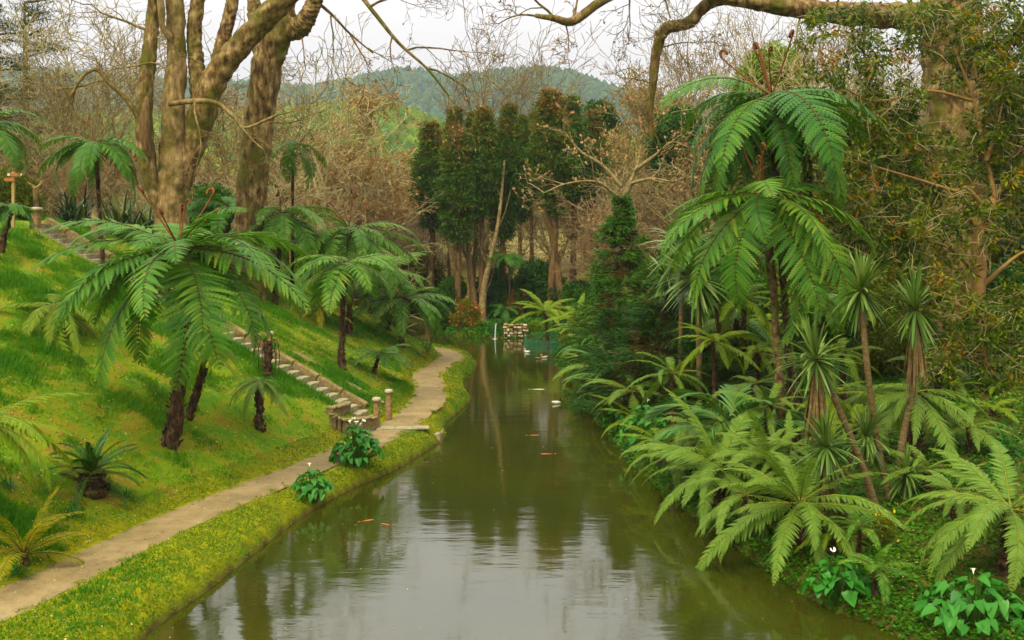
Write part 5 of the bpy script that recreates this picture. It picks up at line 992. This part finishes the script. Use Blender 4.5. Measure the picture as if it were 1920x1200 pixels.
fernpx('tree_fern', 'near fern overhanging the water below the kentia palm', 1350, 950, 1350, 880, 168, n=25, key='dk', e0=(-22, 60), tr=.22, d=24.6, dead=2)
fernpx('tree_fern', 'near tree fern with hairy trunk and one hanging dead frond', 1512, 1040, 1500, 945, 180, n=28, key='dk', e0=(-24, 62), tr=.24, d=21.2, dead=1)
fernpx('tree_fern', 'large near fern at the right frame edge', 1890, 1085, 1895, 955, 205, n=25, key='dk', e0=(-28, 40), tr=.2, d=18.6)
fernpx('tree_fern', 'tree fern with drooping pale crown behind the cordylines', 1712, 870, 1718, 735, 150, n=18, key='dk', e0=(-25, 12), tr=.25, d=25, dead=3)
fernpx('tree_fern', 'fern hanging over the water below the dark spruce', 1140, 735, 1128, 690, 85, n=13, key='dk', e0=(-22, 50), tr=.16, d=41)
fernpx('tree_fern', 'fern at the water edge under the spreading conifer', 1195, 790, 1185, 735, 88, n=13, key='dk', e0=(-24, 45), tr=.16, d=35)
fernpx('tree_fern', 'fern with soft fronds right of the spreading conifer', 1420, 740, 1420, 660, 80, n=13, key='dkp', e0=(-20, 35), tr=.14, d=33)
fernpx('tree_fern', 'bright fern behind the two tall fern trunks', 1440, 690, 1440, 600, 75, n=12, key='dkp', e0=(-20, 25), tr=.13, d=37)
fernpx('tree_fern', 'fern between the kentia palm and the fern trunks', 1420, 790, 1415, 720, 85, n=12, key='dk', e0=(-20, 35), tr=.15, d=29)
fernpx('tree_fern', 'shaded fern under the drooping pale crown', 1640, 800, 1640, 735, 80, n=12, key='dk', e0=(-20, 30), tr=.13, d=28)
fernpx('tree_fern', 'green fern in the undergrowth by the waterfall', 945, 600, 945, 578, 36, n=11, key='back', e0=(-10, 35), tr=.12, d=68)
fernpx('tree_fern', 'dark tree fern under the cedars right of the forked trunk', 956, 590, 955, 478, 42, n=12, key='back', e0=(-20, 20), tr=.1, d=71.5)
fernpx('tree_fern', 'dark tree fern under the cedars left of the forked trunk', 918, 590, 918, 470, 40, n=11, key='back', e0=(-20, 20), tr=.1, d=73)
fernpx('tree_fern', 'small fern between the near fern and the cordyline foot', 1440, 900, 1440, 862, 110, n=13, key='dk', e0=(-5, 70), tr=.12, d=23.6, cat='fern')
fernpx('tree_fern', 'low bright fern near the right ground cover', 1860, 790, 1862, 765, 60, n=10, key='dkp', e0=(-5, 35), tr=.1, d=27, cat='fern')
fernpx('tree_fern', 'small fern at the water edge beside the near arum', 1640, 1090, 1640, 1065, 70, n=11, key='cyf', e0=(5, 55), tr=.06, d=18.6, cat='fern')
fernpx('tree_fern', 'small dark fern behind the near arum lily', 1610, 1010, 1612, 990, 60, n=10, key='cyf', e0=(0, 50), tr=.06, d=20, cat='fern')
FILL = [(1108, 48.5, 672, 62, 'dkp', 'pale fern drooping to the water, far end of the right bank'), (1122, 45, 700, 70, 'dk', 'grey green fern drooping to the water below the far palm'), (1142, 41.5, 722, 76, 'dkp', 'pale fern at the water edge before the spruce'), (1165, 38, 752, 84, 'dk', 'grey green fern at the water edge before the spreading conifer'), (1195, 34, 785, 84, 'dkp', 'pale fern at the water edge left of the arum mass'), (1440, 26, 760, 85, 'dk', 'fern leaning on the pale tall trunk'), (1350, 26, 830, 90, 'dkp', 'pale fern in front of the kentia palm'), (1600, 25, 800, 80, 'dkp', 'pale fern between the cordyline stems'), (1740, 22.5, 880, 85, 'dk', 'fern right of the cordyline feet'), (1820, 24.5, 800, 80, 'dk', 'fern in the ground cover at right'), (1870, 29, 730, 75, 'dkp', 'fern under the lowest evergreen leaves'), (1262, 32, 700, 85, 'dk', 'low fern between the dense arum mass and the conifer'), (1300, 28.5, 800, 95, 'dk', 'fern just left of the kentia palm'), (1270, 27, 850, 100, 'dk', 'fern drooping to the water beside the dense arum mass'), (1240, 29, 830, 80, 'dkp', 'pale fern behind the arum mass'), (1480, 24, 840, 90, 'dk', 'fern at the foot of the two tall trunks'),
        (1400, 22.8, 930, 120, 'dk', 'fern wedged between the two near water ferns'), (1560, 27, 740, 80, 'dkp', 'pale fern between fern trunks and cordylines'), (1500, 31, 690, 75, 'dk', 'fern behind the fern trunks'), (1580, 31, 660, 70, 'dkp', 'bright fern left of the tallest cordyline'), (1380, 36, 600, 80, 'cyf', 'green fern under the broad frond tree fern'), (1480, 40, 560, 75, 'dkp', 'pale fern far behind the two trunks'),
        (1760, 30, 690, 75, 'dk', 'fern below the rusty evergreen leaves'), (1100, 49, 640, 55, 'dk', 'fern at the far bank below the olive shrub'), (1085, 52, 615, 50, 'dkp', 'pale fern beside the far palm'), (1210, 40, 640, 70, 'dk', 'fern half hidden by the spreading conifer'), (1790, 21, 920, 85, 'dk', 'fern left of the large edge fern'), (1560, 20.5, 1000, 70, 'dkp', 'small pale fern behind the near arum'), (1130, 44, 700, 60, 'dk', 'fern leaning out below the far palm')]
for (px, d, cy_, r, key, lab) in FILL: fernpx('tree_fern', lab, px, 0, px, cy_, r, d=d, n=13, key=key, e0=(-22, 48), tr=.13, cat='fern')
for (px, d, cy_, r, key, lab) in ((1340, 31, 640, 80, 'dkp', 'bright fern below the left cordyline heads'), (1395, 33.5, 560, 80, 'dkp', 'light fern left of the tall pale fern trunk'), (1540, 34, 560, 75, 'cyf', 'green fern right of the dark fern trunk'), (1290, 40, 560, 70, 'cyf', 'green fern behind the leftmost cordyline'), (1620, 38, 560, 70, 'dkp', 'fern behind the head of the tallest cordyline')): fernpx('tree_fern', lab, px, 0, px, cy_, r, d=d, n=15, key=key, e0=(-22, 40), tr=.12)
# palms
for (px, d, cx, cyy, r, n, lab) in ((1375, 27, 1372, 812, 125, 13, 'kentia palm with arching leaves behind the overhanging near fern'), (1150, 38.5, 1158, 715, 80, 11, 'palm with fan of leaves at the water edge below the spruce'), (1120, 46, 1118, 655, 65, 10, 'far palm at the water edge left of the spruce')):
    b = GD(px, d); c = P(cx, cyy, d); t = thing('palm', lab, 'palm', tuple(b), 'palms on the right bank'); L = c - b; rs = np.random.RandomState(px)
    obj('trunk', trunk_mesh([(0, 0, -.1), tuple(L * .5), tuple(L)], [.07, .06, .06], 'fern_trunk_pale', px, False), t)
    for i in range(n):
        o = obj('frond', FR['palm'][rs.randint(3)], t, tuple(L)); o.rotation_euler = rot(i * 2.4 + rs.randn() * .15, math.radians(5 + 65 * i / n)); s = r / FPX * d * 1.25 * (.9 + .2 * rs.rand()); o.scale = (s, s, s)
# cordylines
cordyline('cordyline with grey green head behind the tall fern trunks, left of them', [(1312, 640), (1310, 580), (1306, 522)], 92, 33, 0, .08, 1)
cordyline('cordyline head higher and left, touching the fern fronds', [(1275, 640), (1278, 560), (1284, 462)], 88, 35, 0, .07, 2)
cordyline('cordyline with small head just right of the spruce', [(1255, 650), (1252, 600), (1250, 520)], 75, 37, 0, .07, 3)
cordyline('tallest cordyline on the right with a slim leaning stem', [(1672, 1000), (1645, 830), (1625, 680), (1614, 545)], 85, 22.5, 50, .06, 4)
cordyline('cordyline with upright head behind the tallest one, by the rusty leaves', [(1688, 905), (1690, 840), (1712, 720), (1716, 580)], 85, 24, 100, .07, 5)
cordyline('cordyline with drooping skirt left of the tallest', [(1650, 1000), (1620, 880), (1570, 760), (1530, 675)], 88, 22, 120, .06, 6)
cordyline('low cordyline with spiky head over the near fern', [(1632, 1005), (1560, 950), (1572, 900), (1550, 838)], 80, 21.5, 90, .045, 7)
cordyline('short cordyline with dark narrow head between the stems', [(1640, 1000), (1628, 930), (1622, 820)], 72, 22.6, 0, .05, 8)
cordyline('small cordyline at the foot of the stems on the right', [(1690, 1000), (1694, 950), (1700, 890)], 62, 22.4, 0, .05, 9)
for i, (px, d, r, lab) in enumerate(((1690, 34, 60, 'in the clearing behind the cordylines'), (1590, 36, 45, 'left of the clearing behind the cordylines'), (1880, 24, 55, 'in the ground cover near the right edge'), (1050, 56.5, 22, 'on the gravel tip at the far water'), (1030, 57, 20, 'at the very end of the gravel tip'), (928, 66.4, 20, 'hanging beside the waterfall'))):
    b = GD(px, d); t = thing('agapanthus', 'dark strap leaved clump ' + lab, 'agapanthus', tuple(b), 'agapanthus tufts'); o = obj('leaf_tuft', AGAP[i % 2], t, kind='stuff'); s = r / FPX * d; o.scale = (s, s, s)
arum('glossy near arum lily clump at the water edge right', G(1572, 1120), .66, .6, 80, 1, 5)
arum('arum lily clump at the bottom right corner', GD(1830, 17.2), .95, .62, 120, 1, 6)
arum('dense arum lily mass below the spreading conifer', GD(1212, 31.5), .95, 1.0, 120, 1, 7)
arum('small arum lily tucked under the hairy tree fern', GD(1472, 20.8), .3, .35, 9, 0, 8)
arum('arum lily strip at the water edge left of the dense mass', GD(1165, 35.5), .6, .6, 50, 1, 9)

# ================================================================== FAR SHORE, WATER LIFE
wl = thing('retaining_wall', 'pale dry stone wall beside the little waterfall', 'wall', (.15, 65.9, -.05)); rs = np.random.RandomState(12); z = 0
SM = [boxmesh('stone', (1, .4, 1), ('stone_pale', 'stone_post')[i % 3 == 2], .12, .09, i) for i in range(6)]
for r in range(6):
    h = .12 + .09 * rs.rand(); x = -.75 + .1 * rs.rand()
    while x < .72:
        w = .18 + .2 * rs.rand(); o = obj('stone', SM[rs.randint(6)], wl, (x + w / 2, rs.randn() * .02 - r * .0 , z + h / 2)); o.scale = (w - .025, 1, h - .02); o.rotation_euler = (rs.randn() * .06, rs.randn() * .07, rs.randn() * .10); x += w
    z += h
b = np.array([-.98, 65.55, 0.]); wf = thing('waterfall', 'thin white waterfall from a mossy spout into the pond', 'waterfall', tuple(b))
obj('spout', boxmesh('spout', (.22, .6, .10), 'fern_trunk', .03, .02), wf, (0, .2, .88))
n = 8; tz = np.linspace(0, 1, n); pts = np.stack([-.06 * tz, -.12 - .28 * tz, .9 - .9 * tz ** 1.6], -1); V, Q = tubes(pts[None], np.linspace(.03, .05, n)[None], 8); obj('falling_water', mk_mesh('falling_water', V, Q, None, ['falling_water'], smooth=True), wf)
obj('foam', lathe('foam', [(.16, -.004), (.12, .006), (.05, .012), (.001, .02)], 'white_paint', 14, (1, .6)), wf, (-.08, -.42, .006))
# net enclosure
nb = np.array([.9, 60.5, 0.]); ne = thing('pond_net', 'green netting on thin poles enclosing the far right pond corner', 'net', tuple(nb)); arc = catmull([(1.9, 3.0), (.6, 2.2), (-.15, .6), (.1, -1.4), (1.2, -2.4), (2.2, -2.6)], 40)
for i in (3, 14, 26, 36):
    V, Q = tubes(np.array([[(arc[i, 0], arc[i, 1], -.6), (arc[i, 0] + .03, arc[i, 1], .2), (arc[i, 0] + .05, arc[i, 1], .72)]]), np.full((1, 3), .014), 5); obj('pole', mk_mesh('pole', V, Q, None, ['net_green']), ne)
A = []; R_ = []
for z in np.linspace(.03, .6, 9): A.append(np.c_[arc, np.full(40, z)])
M = Mesh(); V, Q = tubes(np.array(A), np.full((9, 40), .006), 3); M.add(V, Q); ver = np.array([[(x, y, 0.), (x, y, .3), (x, y, .6)] for x, y in catmull(arc, 90)]); V, Q = tubes(ver, np.full((90, 3), .004), 3); M.add(V, Q); obj('netting', M.mesh('netting', ['net_green']), ne, kind='stuff')
def duck(label, px, py, rz, s, body, head):
    d = CAMH * FPX / (py - HORY); t = thing('duck', label, 'duck', ((px - CXP) / FPX * d, d, 0), 'ducks on the pond', rz); t.scale = (s,) * 3
    bm = bmesh.new(); bmesh.ops.create_uvsphere(bm, u_segments=14, v_segments=10, radius=1)
    for v in bm.verts:
        x = v.co.x; v.co = Vector((x * .25, v.co.y * .11 * (1 - .15 * x), v.co.z * .09 + .05 + (.06 * max(0, -x) ** 2)))
    me = bpy.data.meshes.new('body'); bm.to_mesh(me); bm.free(); me.materials.append(MATS[body]); obj('body', me, t)
    V, Q = limb([(.15, 0, .07), (.21, 0, .15), (.22, 0, .22), (.25, 0, .26), (.29, 0, .255)], [.055, .038, .04, .05, .012], 8, 16, .0, 1); obj('head', mk_mesh('head', V, Q, None, [head], smooth=True), t)
    V, Q = limb([(.28, 0, .255), (.32, 0, .245), (.36, 0, .242)], [.02, .018, .006], 6, 6, 0, 1); obj('beak', mk_mesh('beak', V, Q, None, ['beak'], smooth=True), t)
    V, Q = leafq(np.array([[-.2, 0, .09]]), np.array([[-1., 0, .5]]), np.array([[0, 0, 1.]]), .14, .05, .2); obj('tail', mk_mesh('tail', V, Q, None, [head]), t)
duck('black and white duck swimming near the right bank', 1043, 757, .4, .8, 'white_paint', 'duck_dark'); duck('white duck inside the green net', 989, 661, 2.5, .75, 'white_paint', 'white_paint')
duck('small brown duck at the gravel tip, left one', 1009, 673, .5, .7, 'dead_leaf', 'dead_leaf'); duck('small pale duck at the gravel tip, right one', 1021, 671, 3.5, .7, 'stone_pale', 'stone_pale')
def koi(label, px, py, rz, L, mat):
    L *= .75
    d = CAMH * FPX / (py - HORY); t = thing('koi', label, 'fish', ((px - CXP) / FPX * d, d, -.006), 'koi carp in the pond', rz)
    V, Q = limb([(-.45 * L, 0, 0), (-.2 * L, .01, 0), (.1 * L, 0, .0), (.36 * L, 0, 0), (.48 * L, 0, 0)], [.02 * L, .06 * L, .085 * L, .07 * L, .01], 8, 18, 0, 1); V = V * [1, 1, .45]; obj('body', mk_mesh('body', V, Q, None, [mat], smooth=True), t)
    obj('tail', mk_mesh('tail', [(-.42 * L, 0, .012), (-.62 * L, .10 * L, .014), (-.56 * L, 0, .012), (-.62 * L, -.10 * L, .014)], [[0, 1, 2, 3]], None, [mat]), t)
for a in (('bright red koi in mid pond, upper one', 1000, 816, .1, .55, 'koi'), ('red koi in mid pond just below the upper one', 1026, 851, 3.2, .6, 'koi'), ('orange koi in the pale reflection near the arum, left one', 688, 976, .6, .5, 'koi'), ('orange koi in the pale reflection near the arum, right one', 724, 983, 2.6, .45, 'koi'), ('red koi close to the right bank ferns', 1049, 705, 0, .6, 'koi'), ('long cream koi under the far water surface', 1008, 730, .05, .85, 'koi_pale')): koi(*a)
# bench far right
b = GD(1912, 44); be = thing('bench', 'blue garden bench at the right edge behind leaves', 'bench', (b[0], b[1], P(0, 470, 44)[2]))
for k in range(3): obj('slat', boxmesh('slat', (1.4, .1, .03), 'bench_blue', .005), be, (0, .12 * k, .0))
for k in range(2): obj('back_slat', boxmesh('back_slat', (1.4, .03, .1), 'bench_blue', .005), be, (0, .34, .2 + .16 * k))
for k in (-1, 1):
    for y in (0, .3): obj('leg', boxmesh('leg', (.06, .06, 1.0), 'bench_blue', .005), be, (.6 * k, y, -.52))

# ================================================================== GROUND COVER
def scatter(n, x0, x1, y0, y1, seed, keep, near=1.0):
    rs = np.random.RandomState(seed); y = y0 + (y1 - y0) * rs.rand(n) ** near; x = x0 + (x1 - x0) * rs.rand(n)
    vis = np.abs(x) < y * .50 + 1.5; x, y = x[vis], y[vis]; z, sl, p, sr = lookup(x, y); k = keep(x, y, z, sl, p, sr, rs); return x[k], y[k], z[k], sl[k], p[k], sr[k], rs
def not_stair(x, y): u, v = stair_uv(x, y); return ~((u > -.3) & (u < ST_L + .3) & (np.abs(v) < .62))
# grass of the left slope
pat = lambda x, y: fbm(x * .55 + 3, y * .55 + 8, 3) + .5 * fbm(x * 1.9, y * 1.9, 2)
x, y, z, sl, p, sr, rs = scatter(1300000, -26, -1, 15, 66, 1, lambda x, y, z, sl, p, sr, rs: (sl > .05) & (((p > PATHW + .12) & (rs.rand(len(x)) < np.clip(.36 + 3.0 * pat(x, y), .06, 1) * sst(14.5, 11, p))) | ((p < -PATHW - .12) & (rs.rand(len(x)) < .28))) & not_stair(x, y), 1.25)
n = len(x); q = pat(x, y); hh = np.clip(.045 + .42 * np.maximum(q, 0) + .03 * rs.rand(n), .03, .30) * (.6 + .6 * rs.rand(n)) * (1 + .004 * y) * np.where(p < 0, .55, 1); az = rs.rand(n) * 6.283; w = (.010 + .00045 * y) * (.7 + .6 * rs.rand(n)); ln = hh * (.3 + .5 * rs.rand(n)); a2 = rs.rand(n) * 6.283
V = np.stack([np.stack([x - np.cos(az) * w, y - np.sin(az) * w, z - .01], -1), np.stack([x + np.cos(az) * w, y + np.sin(az) * w, z - .01], -1), np.stack([x + np.cos(a2) * ln, y + np.sin(a2) * ln, z + hh], -1)], 1).reshape(-1, 3)
tn = np.clip(.52 - 1.5 * q + .14 * rs.randn(n) + .3 * sst(1.3, .7, p) * (p > 0), 0, 1)
NGR = n; o = obj('grass', mk_mesh('grass', V, None, np.arange(3 * n).reshape(n, 3), ['grass'], None, {'tone': np.repeat(tn, 3)}), kind='stuff'); o['label'] = 'lush green grass on the left slope'
# moss and small leaves of the verge and the foot of the slope
x, y, z, sl, p, sr, rs = scatter(900000, -14, 0, 15, 62, 2, lambda x, y, z, sl, p, sr, rs: (sl > .07 * rs.rand(len(x))) & ((p < -PATHW - .06) | ((p > PATHW + .02) & (p < 1.2)) | ((np.abs(p) > .46) & (np.abs(p) < .7) & (fbm(x * 3, y * 3) > .08))) & (rs.rand(len(x)) < .75), 1.3)
z = np.where(np.abs(p) < .68, np.maximum(z, PATHZ + .004), z)
n = len(x); d = sphdir(rs, n) * [1, 1, .5] + [0, 0, .5]; s = (.010 + .00055 * y) * (.7 + .8 * rs.rand(n)); b = np.stack([x, y, np.maximum(z, .01) - .004 + .025 * rs.rand(n)], -1); V, Q = leafq(b, d, np.tile([0, 0, 1.], (n, 1)) + sphdir(rs, n) * .6, s * 1.4, s * .5)
tn = np.clip(.45 + 1.2 * fbm(x * 1.1, y * 1.1) + .14 * rs.randn(n) + .25 * sst(-1.0, -.65, p), 0, 1); o = obj('moss', mk_mesh('moss', V, Q, None, ['moss_leaf'], None, {'tone': np.repeat(tn, 4)}), kind='stuff'); o['label'] = 'yellow green moss on the verge along the water'; NMO = n
# ground cover of the right bank and the island
x, y, z, sl, p, sr, rs = scatter(800000, -6, 26, 15.5, 76, 3, lambda x, y, z, sl, p, sr, rs: (sr > -.03) & (sr < 16) & (rs.rand(len(x)) < np.clip(.6 + 2.2 * fbm(x * .6, y * .6) + .5 * (sr < .5), .08, 1)), 1.35)
n = len(x); s = (.035 + .0010 * y) * (.7 + .8 * rs.rand(n)); d = sphdir(rs, n) * [1, 1, .4] + [0, 0, .25]; b = np.stack([x, y, z + .02 + .14 * rs.rand(n) * np.clip(.4 + 2 * fbm(x * .9, y * .9), .1, 1)], -1); V, Q = leafq(b, d, np.tile([0, 0, 1.], (n, 1)) + sphdir(rs, n) * .6, s * 1.3, s * .5)
tn = np.clip(.45 + 1.0 * fbm(x * .35 + 4, y * .35) + .18 * rs.randn(n), 0, 1); o = obj('ground_cover', mk_mesh('ground_cover', V, Q, None, ['cover'], None, {'tone': np.repeat(tn, 4)}), kind='stuff'); o['label'] = 'leafy green ground cover on the right bank'; NCO = n
# fallen leaves
x, y, z, sl, p, sr, rs = scatter(75000, -24, 22, 15, 60, 4, lambda x, y, z, sl, p, sr, rs: (((sl > .1) & ((p > PATHW) | (rs.rand(len(x)) < .30)) & (p < 13)) | ((sr > .2) & (sr < 12))) & not_stair(x, y), 1.2)
n = len(x); z = np.where(np.abs(p) < PATHW + .02, PATHZ + .018, z + .02 + .06 * rs.rand(n)); s = (.022 + .0005 * y) * (.6 + .8 * rs.rand(n)); V, Q = leafq(np.stack([x, y, z], -1), sphdir(rs, n) * [1, 1, .25], np.tile([0, 0, 1.], (n, 1)) + sphdir(rs, n) * .35, s * 1.4, s * .5)
o = obj('fallen_leaves', mk_mesh('fallen_leaves', V, Q, None, ['litter'], None, {'tone': np.repeat(rs.rand(n) ** 1.8, 4)}), kind='stuff'); o['label'] = 'scattered dry fallen leaves on grass, path and bank'
rs = np.random.RandomState(9); n = 150; y = 17 + 45 * rs.rand(n) ** 1.2; x = -6 + 12 * rs.rand(n); L4 = lookup(x, y); k = (L4[1] < -.05) & (L4[3] < -.05); x, y = x[k], y[k]; n = len(x); s_ = .018 + .02 * rs.rand(n)
V, Q = leafq(np.stack([x, y, .006 + 0 * x], -1), sphdir(rs, n) * [1, 1, .02], np.tile([0, 0, 1.], (n, 1)), s_ * 1.5, s_ * .5); o = obj('floating_leaves', mk_mesh('floating_leaves', V, Q, None, ['litter'], None, {'tone': np.repeat(rs.rand(n), 4)}), kind='stuff'); o['label'] = 'small leaves and specks floating on the pond'
print('STUFF', NGR, NMO, NCO, n, 'tris', sum(len(m.loop_triangles) if m.loop_triangles else len(m.loops) - 2 * len(m.polygons) for m in bpy.data.meshes))
